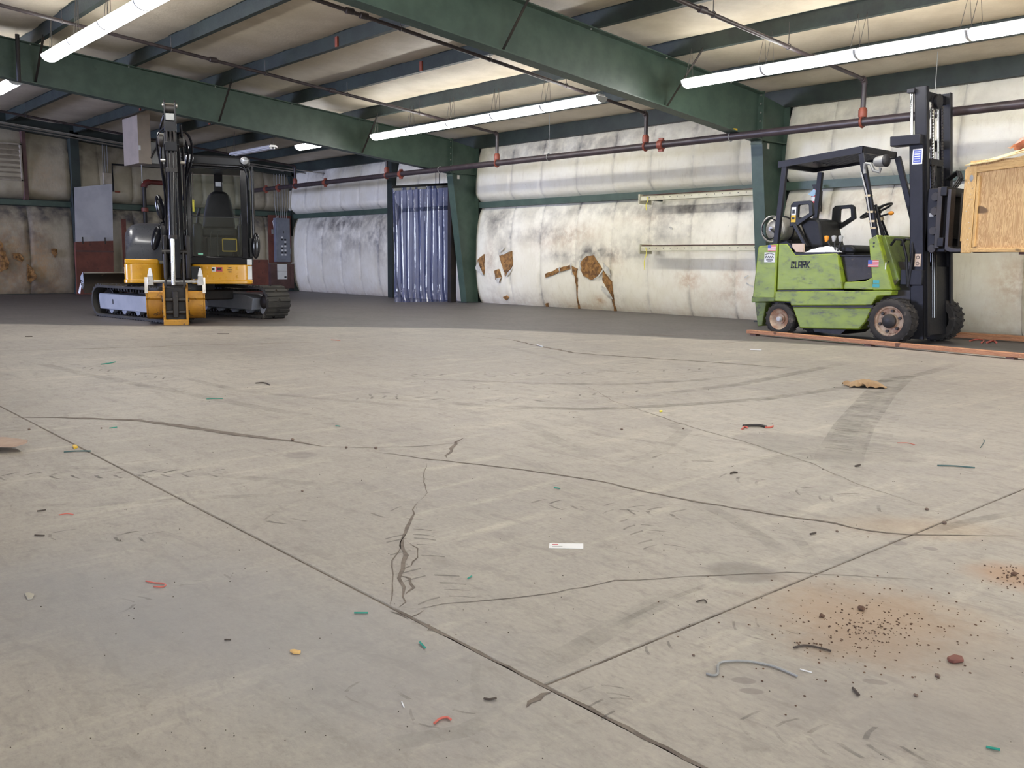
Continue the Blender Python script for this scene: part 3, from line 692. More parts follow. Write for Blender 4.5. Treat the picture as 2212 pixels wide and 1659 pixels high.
# ------------------------------------------------------------------ sprinkler pipes
PYM, PZM = 11.43, 2.745
t = thing('sprinkler_main_pipe', 'long dark iron sprinkler main with orange couplings along the long insulated wall', 'pipe', (-12, PYM, PZM))
MB().tube([(-23.6,PYM,PZM),(-.2,PYM,PZM)], .055, 14).build('pipe_run', M['pipe'], t, world=True)
def coupling(x, parent):
    m = MB(); m.lathe([(.056,-.05),(.075,-.045),(.078,0),(.075,.045),(.056,.05)], (x,PYM,PZM), (1,0,0), 14); m.box(x-.04,x+.04,PYM-.02,PYM+.02,PZM-.105,PZM-.07); m.box(x-.04,x+.04,PYM-.02,PYM+.02,PZM+.07,PZM+.1)
    return m.build('coupling', M['redpaint'], parent, world=True)
for x in (-9.45,-16.6,-19.8,-22.9,-22.2,-2.0): coupling(x, t)
for x in (-12.0,-8.15,-15.2,-5.2): 
    m = MB(); m.torus((x,PYM,PZM), (1,0,0), .062, .007, 20, 6); m.tube([(x,PYM,PZM+.06),(x,PYM,zrt(PYM) if x > -8 or x == -12.0 else zrb(PYM))], .005, 5); m.build('pipe_hanger', M['bracketgrey'], t, world=True)
MB().box(-8.22,-8.06,PYM-.03,PYM+.03,PZM+.075,PZM+.11).build('beam_clamp', M['yellowprint'], t, world=True)
def branch(x, label, y_end, z0=3.27, sl=.084, fit=()):
    b = thing('sprinkler_branch_pipe', label, 'pipe', (x, PYM, PZM))
    ztop = z0; pts = [(x,PYM,PZM+.05),(x,PYM,ztop-.06)] + [(x,PYM-.06*(1-math.cos(a)),ztop-.06+.06*math.sin(a)) for a in (.4,.8,1.2,1.57)] 
    MB().tube(pts[:2], .032, 10).build('riser', M['pipe'], b, world=True)
    MB().tube(pts[1:], .04, 10).build('elbow', M['pipe'], b, world=True)
    zz = lambda y: ztop + (PYM-y)*sl
    MB().tube([(x,PYM-.06,ztop),(x,y_end,zz(y_end))], .024, 10).build('pipe_run', M['pipe'], b, world=True)
    MB().lathe([(.05,0),(.055,.02),(.055,.09),(.04,.12)], (x,PYM,PZM+.06), (0,0,1), 12).build('coupling', M['redpaint'], b, world=True)
    MB().torus((x,PYM,PZM), (1,0,0), .062, .018, 20, 6).build('saddle', M['redpaint'], b, world=True)
    for y in PY[2:10]:
        if y-.25 > y_end:
            q = y-.2; m = MB().torus((x,q,zz(q)), (0,1,0), .032, .005, 16, 6); m.tube([(x,q,zz(q)+.03),(x,q,max(zrt(q)+.05, zz(q)+.12))], .005, 5); m.build('pipe_hanger', M['chain'], b, world=True)
    for y in fit:
        MB().lathe([(.026,-.06),(.038,-.05),(.038,.05),(.026,.06)], (x,y,zz(y)), (0,1,0), 10).build('fitting', M['pipe'], b, world=True)
branch(-6.12, 'dark sprinkler branch pipe rising behind the forklift mast to the roof', 4.0, 3.28, .068, (10.2,8.0))
branch(-9.77, 'dark sprinkler branch pipe crossing the ceiling between the two rows of lamps', 1.0, 3.26, .105, (10.2,6.2,6.0))
branch(-13.42, 'dark sprinkler branch pipe crossing above the excavator boom', 1.0, 3.30, .092, (10.3,7.9,5.9))
branch(-17.15, 'dark sprinkler branch pipe behind the far green rafter', 1.0, 3.24, .09)
branch(-21.3, 'dark sprinkler branch pipe near the end wall', 1.0, 3.24, .09)

# ------------------------------------------------------------------ strip curtain
E0 = Vector((-16.24,11.0,0)); E1 = Vector((-16.10,12.50,0))
t = thing('strip_curtain', 'clear bluish plastic strip curtain hanging beside the far green column', 'curtain', (-16.17,11.75,0))
dv = (E1-E0); wd = dv.length; dv.normalize(); nv = Vector((dv.y,-dv.x,0))
tt = NT('clear_blue_plastic'); tr = tt.new('ShaderNodeBsdfTransparent'); tr.inputs[0].default_value = (.55,.60,.85,1)
gl = tt.b; nn = tt.noise(tt.scl(tt.pos(), 26, 26, .8), 1.0, 4, .6)
tt.link(tt.mix(tt.ramp(nn,.3,.7), (.11,.13,.27), (.03,.038,.09)), gl.inputs['Base Color']); gl.inputs['Roughness'].default_value = .05
gl.inputs['IOR'].default_value = 1.9
hb = tt.math('ADD', tt.math('MULTIPLY', tt.noise(tt.scl(tt.pos(), 90, 90, .3), 1.0, 2, .5), .25), tt.noise(tt.scl(tt.pos(), 7, 7, 3), 1.5, 2, .5))
bp = tt.new('ShaderNodeBump'); bp.inputs['Strength'].default_value = .25; bp.inputs['Distance'].default_value = .010; tt.link(hb, bp.inputs['Height']); tt.link(bp.outputs[0], gl.inputs['Normal'])
mx = tt.new('ShaderNodeMixShader'); mx.inputs[0].default_value = .62; tt.link(tr.outputs[0], mx.inputs[1]); tt.link(gl.outputs[0], mx.inputs[2]); tt.link(mx.outputs[0], tt.out.inputs[0])
M['pvc'] = tt.m
NS = 10
for i in range(NS):
    c = (i+.5)/NS*wd; hw = wd/NS*.62; rnd = random.Random(i)
    def fn(u, v):
        a = (u-.5)*2; s = c + a*hw; z = .015 + (2.40 + .16*(s/wd) - .015)*v
        b = (.034 + .006*math.sin(3*v+i))*(1-a*a) + (.012 if i % 2 else 0)
        lean = .10*max(0,.10-v)*8*(1 if i % 2 else .5) + .01*math.sin(5*v+i*1.7)
        p = E0 + dv*(s + .01*math.sin(4*v+2*i)) + nv*(b+lean); return (p.x, p.y, z)
    MB().grid(10, 24, fn).build('plastic_strip', M['pvc'], t, world=True, recalc=False, smooth=80)
p, q = E0 + Vector((0,0,2.42)), E1 + Vector((0,0,2.58))
MB().beam(p-dv*.03, q+dv*.03, .05, .06).build('header_bar', M['blackplastic'], t, world=True)
MB().beam(p-dv*.02+nv*.03-Vector((0,0,.05)), q+nv*.03-Vector((0,0,.05)), .01, .05).build('clamp_strip', M['bracketgrey'], t, world=True)
for f in (.68,.74): 
    a = p.lerp(q, f); MB().tube([a, (a.x,a.y,zrb(a.y)+.04)], .008, 6).build('hanger_rod', M['darksteel'], t, world=True)
# dark leaf edge of the doorway beside the curtain
MB().box(-15.98,-15.86,12.22,12.36,0,2.55).build('side_post', M['darksteel'], t, world=True)

# rack beams on brackets, fire extinguisher, ribbons
for nm, za, zb, lab_, x0 in (('rack_beam', 1.965, 2.06, 'upper cream perforated rack beam fixed along the long wall under the girt', -10.56), ('rack_beam', 1.11, 1.205, 'lower cream perforated rack beam across the long wall behind the forklift', -10.52)):
    t = thing(nm, lab_, 'beam', (x0, 12.3, za))
    m = MB().prism([(12.26,za),(12.36,za),(12.36,zb),(12.30,zb),(12.26,zb-.03)], 'x', x0, -8.2); m.build('beam', M['rackbeam'], t, world=True, bevel=.004)
    MB().box(x0-.03,x0,12.24,12.56,za-.05,zb+.02).build('end_plate', M['rackbeam'], t, world=True)
    MB().box(x0+.02,-8.2,12.262,12.35,zb,zb+.006).build('top_edge', M['oxide'], t, world=True)
    m = MB()
    for k in range(15): m.tube([(x0+.2+.15*k,12.258,(za+zb)/2),(x0+.2+.15*k,12.262,(za+zb)/2)], .009, 8)
    h = m.build('holes', M['ink'], t, world=True); h['kind'] = 'stuff'
    for xx in (x0+.1, -8.4): MB().box(xx-.02,xx+.02,12.34,12.72,za+.01,za+.05).build('bracket', M['green_dark'], t, world=True)
for zt, zb in ((2.03,1.80),(1.17,.78)):
    m = ribbon([(0,0,0),(0,.0001,0)], lambda t: .02, 0, n=1)
    mm = MB().grid(2, 10, lambda u, v: (-10.40+.018*u+.02*math.sin(v*6), 12.235+.01*math.sin(v*9), zt-(zt-zb)*v))
    o = mm.build('ribbon', M['yellowtape'], None, recalc=False); tag(o, 'yellow ribbon tied to the left end of the %s cream rack beam' % ('upper' if zt > 2 else 'lower'), 'ribbon')
t = thing('fire_extinguisher', 'red fire extinguisher with white labels hanging on the long wall behind the forklift', 'extinguisher', (-7.37,12.53,1.66))
MB().lathe([(0,0),(.06,.0),(.068,.02),(.068,.27),(.05,.32),(.025,.34),(.025,.36)], (-7.37,12.53,1.66), (0,0,1), 20).build('cylinder', M['extred'], t, world=True)
for z in (1.74,1.84): MB().lathe([(.0685,0),(.0695,.005),(.0695,.06),(.0685,.065)], (-7.37,12.53,z), (0,0,1), 20).build('label', M['whitepaper'], t, world=True)
MB().box(-7.41,-7.33,12.5,12.55,2.02,2.06).box(-7.43,-7.35,12.51,12.54,2.06,2.09).tube([(-7.33,12.5,2.03),(-7.29,12.48,1.95),(-7.29,12.48,1.8)], .01, 6).build('valve_handle', M['blackplastic'], t, world=True)
MB().box(-7.40,-7.34,12.60,12.66,1.7,2.0).build('wall_bracket', M['blackplastic'], t, world=True)
o = patch('rag', [(1745,421),(1757,407),(1768,417),(1758,425)], M['bluecloth'], lambda x,y,o_: ypl(x,y,12.45), 0, None, .008, .02, 5); tag(o, 'pale blue rag hung on the neck of the fire extinguisher', 'rag')

# ------------------------------------------------------------------ end wall fittings
X0 = EX+.25
t = thing('wall_louver', 'slatted metal ventilation louver high on the end wall at the left edge', 'vent', (X0,5.3,2.7))
MB().box(EX+.1,X0,4.7,5.78,2.64,2.68).box(EX+.1,X0,4.7,5.78,3.46,3.5).box(EX+.1,X0,5.74,5.78,2.64,3.5).box(EX+.1,X0,4.7,4.74,2.64,3.5).build('frame', M['louver'], t, world=True, bevel=.004)
for k in range(7):
    z = 2.70+.108*k; m = MB().prism([(X0-.02,z),(X0-.01,z+.008),(X0-.10,z+.105),(X0-.11,z+.097)], 'y', 4.74, 5.74); m.build('slat', M['louver'], t, world=True)
# galvanised sheet and red-brown board
def quad(name, pts, thick, m, label, cat, n=(1,0,0), bev=0):
    vs = [Vector(p) for p in pts]; k = Vector(n)*thick
    mb = MB().add(vs + [v+k for v in vs], [(0,1,2,3),(7,6,5,4),(0,4,5,1),(1,5,6,2),(2,6,7,3),(3,7,4,0)])
    return tag(mb.build(name, m, None, bevel=bev), label, cat)
XS = EX+.5
q = [xpl(*p, XS) for p in ((160,405),(242,397),(244,520),(163,522))]
quad('metal_sheet', q, .01, M['sheet'], 'dented grey galvanised sheet standing on the red-brown board by the end wall', 'sheet')
q = [xpl(*p, XS) for p in ((163,522),(244,520),(246,632),(166,632))]; q[2].z = q[3].z = 0
t = thing('board_box', 'tall red-brown plywood box standing on the floor against the end wall left of the excavator', 'box', (XS, q[2].y, 0))
m = MB(); vs = q + [v+Vector((.02,0,0)) for v in q]; m.add(vs, [(0,1,2,3),(7,6,5,4),(0,4,5,1),(1,5,6,2),(2,6,7,3),(3,7,4,0)]); m.build('front_board', M['oxide'], t, world=True)
for ya in (q[0].y+.02, q[1].y-.04): MB().box(XS-.2,XS,ya,ya+.02,0,1.25).build('side_board', M['oxide'], t, world=True)
for yy in (q[0].y+.16, q[0].y+.68): MB().box(XS+.022,XS+.035,yy-.012,yy+.012,1.22,1.38).build('hook', M['darksteel'], t, world=True)
MB().box(XS+.02,XS+.024,q[0].y,q[1].y,1.02,1.06).build('batten', M['brownboard'], t, world=True)
quad('oxide_board', [(XS,7.87,0),(XS,7.98,0),(XS,7.98,1.85),(XS,7.87,1.85)], .02, M['oxide'], 'narrow red-brown board upright beside the galvanised sheet', 'board')
quad('light_board', [(XS,8.06,0),(XS,8.22,0),(XS,8.22,1.35),(XS,8.06,1.35)], .02, M['tanprint'], 'pale upright board against the end wall just left of the excavator hood', 'board')
# junction box + black conduit frame
t = thing('junction_box', 'small pale junction box with conduits high on the end wall above the galvanised sheet', 'box', (X0,7.66,2.7))
MB().box(X0-.02,X0+.08,7.56,7.76,2.68,2.96).build('box', M['louver'], t, world=True, bevel=.006)
for yy in (7.6,7.65,7.71): MB().tube([(X0-.05,yy,2.96),(X0-.05,yy,3.7)], .008, 6).build('conduit', M['bracketgrey'], t, world=True)
for yy in (7.62,7.69): MB().tube([(X0-.05,yy,2.68),(X0-.05,yy+.03,2.55)], .008, 6).build('conduit', M['bracketgrey'], t, world=True)
o = MB().tube([(X0,7.80,2.52),(X0,7.80,3.18),(X0,9.3,3.20)], .025, 8).build('conduit', M['blackplastic'], None); tag(o, 'black conduit bent at a right angle on the end wall above the galvanised sheet', 'conduit')
o = MB().tube([(X0,7.84,2.52),(X0,7.96,2.52)], .02, 8).build('red_plug', M['redpaint'], None); tag(o, 'small red plug at the top corner of the galvanised sheet', 'plug')
# fire riser
t = thing('fire_riser', 'dark red fire riser pipe with elbow on the end wall behind the excavator', 'pipe', (X0+.1,8.5,0))
xx = X0+.1; pts = [(xx,8.52,.0),(xx,8.52,2.66)] + [(xx,8.52+.14*(1-math.cos(a)),2.66+.14*math.sin(a)) for a in (.4,.8,1.2,1.57)] + [(xx,9.3,2.80)]
MB().tube(pts[:2], .05, 12).build('riser', M['darksteel'], t, world=True); MB().tube(pts[1:-1], .078, 12).build('elbow', M['redpipe'], t, world=True); MB().tube(pts[-2:], .06, 12).build('pipe_run', M['redpipe'], t, world=True)
MB().lathe([(.06,0),(.085,.01),(.085,.1),(.06,.11)], (xx,8.52,2.05), (0,0,1), 14).build('coupling', M['redpaint'], t, world=True)
MB().lathe([(0,0),(.06,0),(.06,.02),(0,.02)], (xx+.07,8.72,1.45), (1,0,0), 16).build('gauge', M['whitepaper'], t, world=True)
MB().tube([(xx,8.2,1.38),(xx,8.85,1.38)], .04, 8).build('valve_body', M['darksteel'], t, world=True)
# heater
t = thing('unit_heater', 'tall pale sheet-metal heater cabinet hung from the roof behind the excavator boom', 'heater', (-20,7.4,2.9))
MB().box(-20.9,-20.0,7.09,7.36,2.88,4.05).build('cabinet', M['heater'], t, world=True, bevel=.006)
MB().box(-20.85,-20.05,7.36,8.0,2.90,3.35).build('outlet_hood', M['bracketgrey'], t, world=True, bevel=.006)
MB().box(-20.0,-19.995,7.10,7.14,3.15,3.25).build('label', M['whitepaper'], t, world=True)
MB().beam((-20.0,7.35,3.0),(-20.0,7.75,3.75),.03,.03).build('strut', M['darksteel'], t, world=True)
MB().tube([(-20.3,7.25,2.88),(-20.3,7.25,2.5)], .012, 6).build('gas_pipe', M['bracketgrey'], t, world=True)
# electrical
t = thing('breaker_panel', 'grey electrical breaker panel on a red-brown backboard on the end wall right of the excavator', 'panel', (X0+.05,12.4,.8))
MB().box(X0-.0,X0+.02,11.93,12.62,.80,2.12).build('backboard', M['oxide'], t, world=True)
MB().box(X0+.02,X0+.16,12.08,12.52,.82,2.04).build('cabinet', M['elecgrey'], t, world=True, bevel=.008)
MB().box(X0+.16,X0+.168,12.12,12.48,.9,1.98).build('door', M['elecgrey'], t, world=True, bevel=.003)
rnd = random.Random(3)
for k in range(9):
    for s in (0,1):
        if rnd.random() < .8: MB().box(X0+.168,X0+.172,12.24+.09*s,12.30+.09*s,1.0+.06*k,1.045+.06*k).build('circuit_label', M['ink'] if k % 2 else M['whitepaper'], t, world=True)
MB().box(X0+.168,X0+.178,12.30,12.32,1.62,1.68).build('latch', M['ink'], t, world=True)
for k in range(6):
    y = 12.16+.06*k; MB().tube([(X0+.07,y,2.04),(X0+.07,y-.05+.02*k,2.45),(X0+.07,y-.05+.02*k,3.25)], .010, 6).build('conduit', M['bracketgrey'], t, world=True)
MB().tube([(X0+.05,12.1,1.7),(X0+.06,12.05,1.95),(X0+.07,12.2,2.08)], .01, 6).build('cable', M['whitepaper'], t, world=True)
MB().box(X0+.02,X0+.07,12.02,12.12,1.6,1.72).build('switch_box', M['bracketgrey'], t, world=True); MB().box(X0+.02,X0+.06,12.55,12.60,1.05,1.2).build('switch_box', M['bracketgrey'], t, world=True)
t = thing('lower_cabinet', 'brown wooden cabinet with a white notice under the breaker panel', 'cabinet', (X0+.1,12.4,.05))
MB().box(X0-.0,X0+.16,11.90,12.62,.08,.78).build('body', M['brownboard'], t, world=True, bevel=.008)
MB().box(X0+.16,X0+.175,12.50,12.60,.18,.70).build('door', M['brownboard'], t, world=True, bevel=.003)
MB().box(X0+.16,X0+.166,12.10,12.40,.34,.56).build('notice', M['whitepaper'], t, world=True); MB().box(X0+.16,X0+.166,12.10,12.40,.565,.76).build('notice', M['whitepaper'], t, world=True)
MB().box(X0+.166,X0+.168,12.31,12.38,.38,.42).build('print', M['ink'], t, world=True)
quad('oxide_board', [(X0+.3,11.1,0),(X0+.3,11.75,0),(X0+.3,11.75,.88),(X0+.3,11.1,.88)], .02, M['oxide'], 'low red-brown board leaning against the end wall behind the excavator cab', 'board')
for i, (y0,z0,y1,z1) in enumerate(((4.5,4.0,12.4,3.25),(4.5,3.9,12.4,3.18))):
    o = MB().tube([(-22.5+i*1.0,y0,z0-.25),(-22.5+i,8.5,(z0+z1)/2-.23),(-22.5+i,y1,z1-.05)], .014, 6).build('ceiling_cable', M['steel'], None); tag(o, 'thin %s cable run below the far roof left of the excavator boom' % ('upper','lower')[i], 'cable')

o = MB().tube([xpl(37,74,-15.35), xpl(41,176,-15.35)], .03, 8).build('drop_pipe', M['darksteel'], None); tag(o, 'short dark drop pipe crossing the green rafter at the upper left corner', 'pipe')
# ------------------------------------------------------------------ excavator
FW = Vector((.92,-.39,0)).normalized(); RT = Vector((-FW.y, FW.x, 0))
ex = thing('mini_excavator', 'yellow and dark grey mini excavator facing the camera, bucket on the floor', 'excavator', (-13.92,5.57,0), math.atan2(RT.y, RT.x))
def L(u, v, w): return (u, -v, w)     # u to the right seen from the front, v forward, w up
def fl(mb): return mb                 # coordinates already local
def X_(pts): return [L(*p) for p in pts]
def lbox(m, u0, u1, v0, v1, w0, w1): return m.box(u0, u1, -v1, -v0, w0, w1)
# undercarriage frame: T along the tracks, N towards the camera side
TU, TV = .50, .866
def T_(t, n, w): return L(t*TU - n*TV, t*TV + n*TU, w)
def loop(rad, half, tc, wc, k=10):
    pts = []
    for i in range(k+1): a = -math.pi/2 + math.pi*i/k; pts.append((tc+half+rad*math.cos(a), wc+rad*math.sin(a)))
    for i in range(k+1): a = math.pi/2 + math.pi*i/k; pts.append((tc-half+rad*math.cos(a), wc+rad*math.sin(a)))
    return pts
def resample(pts, n):
    P = pts + [pts[0]]; Ls = [0]
    for a, b in zip(P[:-1], P[1:]): Ls.append(Ls[-1] + math.dist(a, b))
    out = []
    for i in range(n):
        s = Ls[-1]*i/n; j = max(k for k in range(len(Ls)) if Ls[k] <= s+1e-9); j = min(j, len(P)-2); f = (s-Ls[j])/(Ls[j+1]-Ls[j])
        x, y = P[j][0]+(P[j+1][0]-P[j][0])*f, P[j][1]+(P[j+1][1]-P[j][1])*f; dx, dy = P[j+1][0]-P[j][0], P[j+1][1]-P[j][1]; d = math.hypot(dx, dy)
        out.append((x, y, dx/d, dy/d))
    return out
TC, HL, RR, WC = .12, .97, .235, .245
for n0, n1 in ((.58,.98),(-.98,-.58)):
    out = loop(RR, HL, TC, WC); inn = loop(RR-.035, HL, TC, WC); N = len(out); m = MB(); vs = []
    sag = lambda t, w: w - (.018*math.cos((t-TC)/HL*math.pi/2) if w > WC+.15 and abs(t-TC) < HL else 0)
    for ring, nn in ((out,n0),(out,n1),(inn,n1),(inn,n0)):
        vs += [T_(t, nn, sag(t,w)) for t, w in ring]
    m.add(vs, [(a*N+i, a*N+(i+1)%N, ((a+1)%4)*N+(i+1)%N, ((a+1)%4)*N+i) for a in range(4) for i in range(N)])
    m.build('track_belt', M['trackrubber'], ex)
    lug = MB(); lug_in = MB()
    for i, (t, w, dt, dw) in enumerate(resample(out, 66)):
        nt, nw = dw, -dt; hx = .026; h = .022
        for (a, b) in ((n0+.004, n0+.19+(.0 if i%2 else .03)), (n1-.19+(.03 if i%2 else .0), n1-.004)):
            c = []
            w = sag(t, w)
            for nn in (a, b):
                for s, k in ((-hx,0),(hx,0),(hx*.7,h),(-hx*.7,h)): c.append(T_(t+dt*s+nt*k, nn, max(w+dw*s+nw*k, .001)))
            lug.add(c, [(0,1,2,3),(7,6,5,4),(0,4,5,1),(1,5,6,2),(2,6,7,3),(3,7,4,0)])
    lug.build('track_lugs', M['trackrubber'], ex)['kind'] = 'stuff'
    for i, (t, w, dt, dw) in enumerate(resample(inn, 56)):
        nt, nw = -dw, dt; c = []
        w = sag(t, w); nn0 = (n0+n1)/2
        for nn in (nn0-.05, nn0+.05):
            for s, k in ((-.012,0),(.012,0),(.012,.035),(-.012,.035)): c.append(T_(t+dt*s+nt*k, nn, w+dw*s+nw*k))
        lug_in.add(c, [(0,1,2,3),(7,6,5,4),(0,4,5,1),(1,5,6,2),(2,6,7,3),(3,7,4,0)])
    lug_in.build('track_links', M['darksteel'], ex)['kind'] = 'stuff'
    f0, f1 = n0+.06, n1-.03
    m = MB(); pr = [(TC-HL-.02,.12),(TC+HL-.25,.12),(TC+HL-.2,.30),(TC+HL-.45,.35),(TC-HL-.02,.36),(TC-HL-.06,.32)]
    vs = [T_(t, f0, w) for t, w in pr] + [T_(t, f1, w) for t, w in pr]; k = len(pr)
    m.add(vs, [tuple(range(k)), tuple(range(k,2*k))[::-1]] + [(i,(i+1)%k,k+(i+1)%k,k+i) for i in range(k)])
    m.build('track_frame', M['trackframe'], ex, bevel=.012)
    m = MB(); c = [T_(TC-HL+.42+dx, f1+.002, .24+dz) for dx, dz in [(.017*math.cos(a), .035*(1 if math.sin(a)>0 else -1)*.6+.017*math.sin(a)) for a in [math.pi*2*q/16 for q in range(16)]]]
    m.add(c, [tuple(range(16))]); m.build('frame_slot', M['ink'], ex, recalc=False)
    ax = Vector(T_(0,1,0)) - Vector(T_(0,0,0))
    for i in range(5):
        MB().lathe([(0,-.12),(.075,-.12),(.075,-.05),(.055,-.045),(.055,.045),(.075,.05),(.075,.12),(0,.12)], T_(TC-HL+.25+.42*i, (n0+n1)/2, .135), ax, 20).build('track_roller', M['trackframe'], ex)
    for i, (tt_, nm) in enumerate(((TC-HL,'idler_wheel'),(TC+HL,'drive_sprocket'))):
        MB().lathe([(0,-.10),(.10,-.10),(.17,-.03),(.185,-.03),(.185,.03),(.17,.03),(.10,.12),(.06,.14),(0,.14)], T_(tt_, (n0+n1)/2, WC), ax, 28).build(nm, M['darksteel'], ex)
    a, b = T_(TC-.7, (n0+n1)/2, .42), T_(TC-.35, (n0+n1)/2, .42)
    MB().tube([a, b], .035, 12).build('carrier_roller', M['darksteel'], ex)
m = MB(); c = [T_(-.45,-.55,.27),T_(.45,-.55,.27),T_(.45,.55,.27),T_(-.45,.55,.27)]; c2 = [(a,b,.42) for a,b,_ in c]
m.add(c+c2, [(3,2,1,0),(4,5,6,7),(0,1,5,4),(1,2,6,5),(2,3,7,6),(3,0,4,7)]); m.build('carbody', M['darksteel'], ex, bevel=.02)
MB().lathe([(0,.4),(.42,.4),(.42,.54),(0,.54)], (0,0,0), (0,0,1), 36).build('slew_ring', M['darksteel'], ex)
# dozer blade behind the left end of the tracks
m = MB(); prof = [(-1.32,.34),(-1.38,.42),(-1.40,.50),(-1.38,.58),(-1.32,.66),(-1.30,.66),(-1.35,.58),(-1.37,.50),(-1.35,.42),(-1.29,.34)]
k = len(prof); vs = [T_(t, .98, w) for t, w in prof] + [T_(t, -.98, w) for t, w in prof]
m.add(vs, [tuple(range(k)), tuple(range(k,2*k))[::-1]] + [(i,(i+1)%k,k+(i+1)%k,k+i) for i in range(k)])
bd = m.build('dozer_blade', M['darksteel'], ex)
MB().beam(T_(-1.31,.98,.655), T_(-1.31,-.98,.655), .03, .014).build('blade_edge', M['bracketgrey'], ex)
for n in (.35,-.35): MB().beam(T_(-1.3,n,.42), T_(-.4,n,.32), .09, .10).build('blade_arm', M['darksteel'], ex)
m = MB(); c = [T_(-1.30,1.0,.67),T_(-1.30,.985,.46),T_(-1.37,.985,.40),T_(-1.40,1.0,.5),T_(-1.39,1.0,.6)]; m.add(c, [(0,1,2,3,4)]); m.build('blade_side', M['trackframe'], ex)
m = MB(); c = [T_(-1.36,1.02,.50),T_(-1.30,1.02,.50),T_(-1.34,1.04,.33),T_(-1.41,1.04,.34)]; m.add(c, [(0,1,2,3)]); m.build('paper_tag', M['whitepaper'], ex)
MB().tube([T_(-1.32,1.0,.52),T_(-1.28,1.05,.55),T_(-1.26,1.05,.48),T_(-1.32,1.02,.46)], .006, 6).build('tag_wire', M['ink'], ex)

# house: yellow skirt
def rpoly(pts, r, k=4):
    out = []; n = len(pts)
    for i in range(n):
        p = Vector(pts[i]).to_2d() if False else Vector((pts[i][0], pts[i][1])); a = Vector(pts[i-1][:2]); b = Vector(pts[(i+1)%n][:2])
        rr = min(r, (a-p).length*.45, (b-p).length*.45); s = p + (a-p).normalized()*rr; e = p + (b-p).normalized()*rr
        for j in range(k+1):
            t = j/k; out.append(tuple((s*(1-t)**2 + p*2*t*(1-t) + e*t*t)[:]))
    return out
outl = rpoly([(-.83,-.55),(-.83,.60),(-.34,.62),(-.30,.35),(.08,.35),(.10,.90),(.95,.90),(.95,-.55),(.55,-1.05),(-.45,-1.05)], .12)
outl = [(u,-v) for u, v in outl]
MB().prism(outl, 'z', .56, .81).build('skirt', M['yellow'], ex, bevel=.006)
wide = [(u*1.012, v*1.012) for u, v in outl]
MB().prism(wide, 'z', .53, .585).build('skirt_lip', M['yellow'], ex, bevel=.01)
lbox(MB(), -.815, -.35, .40, .605, .80, .885).build('hood_base', M['yellow'], ex, bevel=.02)
for (u, w) in ((-.60,.76),(-.60,.65)): MB().lathe([(0,0),(.020,0),(.022,.012),(0,.014)], L(u,.612,w), (0,-1,0), 12).build('bolt', M['yellow'], ex)
for (u, w) in ((.31,.76),(.31,.64),(.74,.76),(.74,.64)): MB().lathe([(0,0),(.022,0),(.024,.012),(0,.014)], L(u,.898,w), (0,-1,0), 12).build('bolt', M['yellow'], ex)
lbox(MB(), .38, .44, .9, .904, .71, .775).build('warning_decal', M['whitepaper'], ex); lbox(MB(), .385,.42,.904,.906,.725,.76).build('decal_print', M['ink'], ex)
lbox(MB(), .44, .53, .9, .904, .71, .775).build('warning_decal', M['redprint'], ex); lbox(MB(), .455,.515,.904,.906,.73,.765).build('decal_print', M['ink'], ex)
m = MB()
for k in range(3): lbox(m, .60+.012*abs(k-1), .67-.012*abs(k-1), .9, .906, .70+.03*k, .712+.03*k)
m.build('horn_slots', M['ink'], ex)
lbox(MB(), .885,.948,.901,.905,.60,.79).build('capacity_decal', M['whitepaper'], ex)
# centre dark notch beside the swing post
lbox(MB(), .10,.26,.896,.9,.60,.78).build('skirt_opening', M['ink'], ex, bevel=.0)
lbox(MB(), -.83,-.826,.40,.52,.66,.76).build('number_decal', M['whitepaper'], ex)
# grey hood, lofted along the house
secs = [(.60,.93,-.80),(.60,1.08,-.79),(.585,1.14,-.775),(.52,1.22,-.785),(.38,1.33,-.81),(.2,1.40,-.825),(-.2,1.42,-.83),(-.7,1.41,-.82),(-.95,1.34,-.76),(-1.03,1.2,-.68),(-1.04,.86,-.66)]
rows = []
for v, top, ul in secs:
    row = []
    base = .86
    pts = [(ul, base), (ul, base+(top-base)*.5)]
    r = min(.20, (top-base)*.55)
    for k in range(7):
        a = math.pi - math.pi/2*k/6; pts.append((ul+r+r*math.cos(a), top-r+r*math.sin(a)))
    pts += [(-.50, top+.004), (-.30, top)]
    rows.append([L(u, v, w) for u, w in pts])
m = MB(); n = len(rows[0]); m.add([p for r_ in rows for p in r_], [(i*n+j, i*n+j+1, (i+1)*n+j+1, (i+1)*n+j) for i in range(len(rows)-1) for j in range(n-1)])
m.add([rows[0][j] for j in range(n)] + [L(-.30,.6,.86)], [tuple(range(n+1))]); m.add([L(-.30,v,.86) for v in (.6,-1.04)] + [L(-.30,-1.04,1.4), L(-.30,.2,1.4), L(-.30,.6,1.0)], [(0,1,2,3,4)])
m.build('hood', M['grey_hood'], ex, smooth=50)
# engine cover behind the cab
lbox(MB(), -.30,.88,-1.0,-.55,.81,1.35).build('engine_cover', M['grey_hood'], ex, bevel=.06, seg=3)
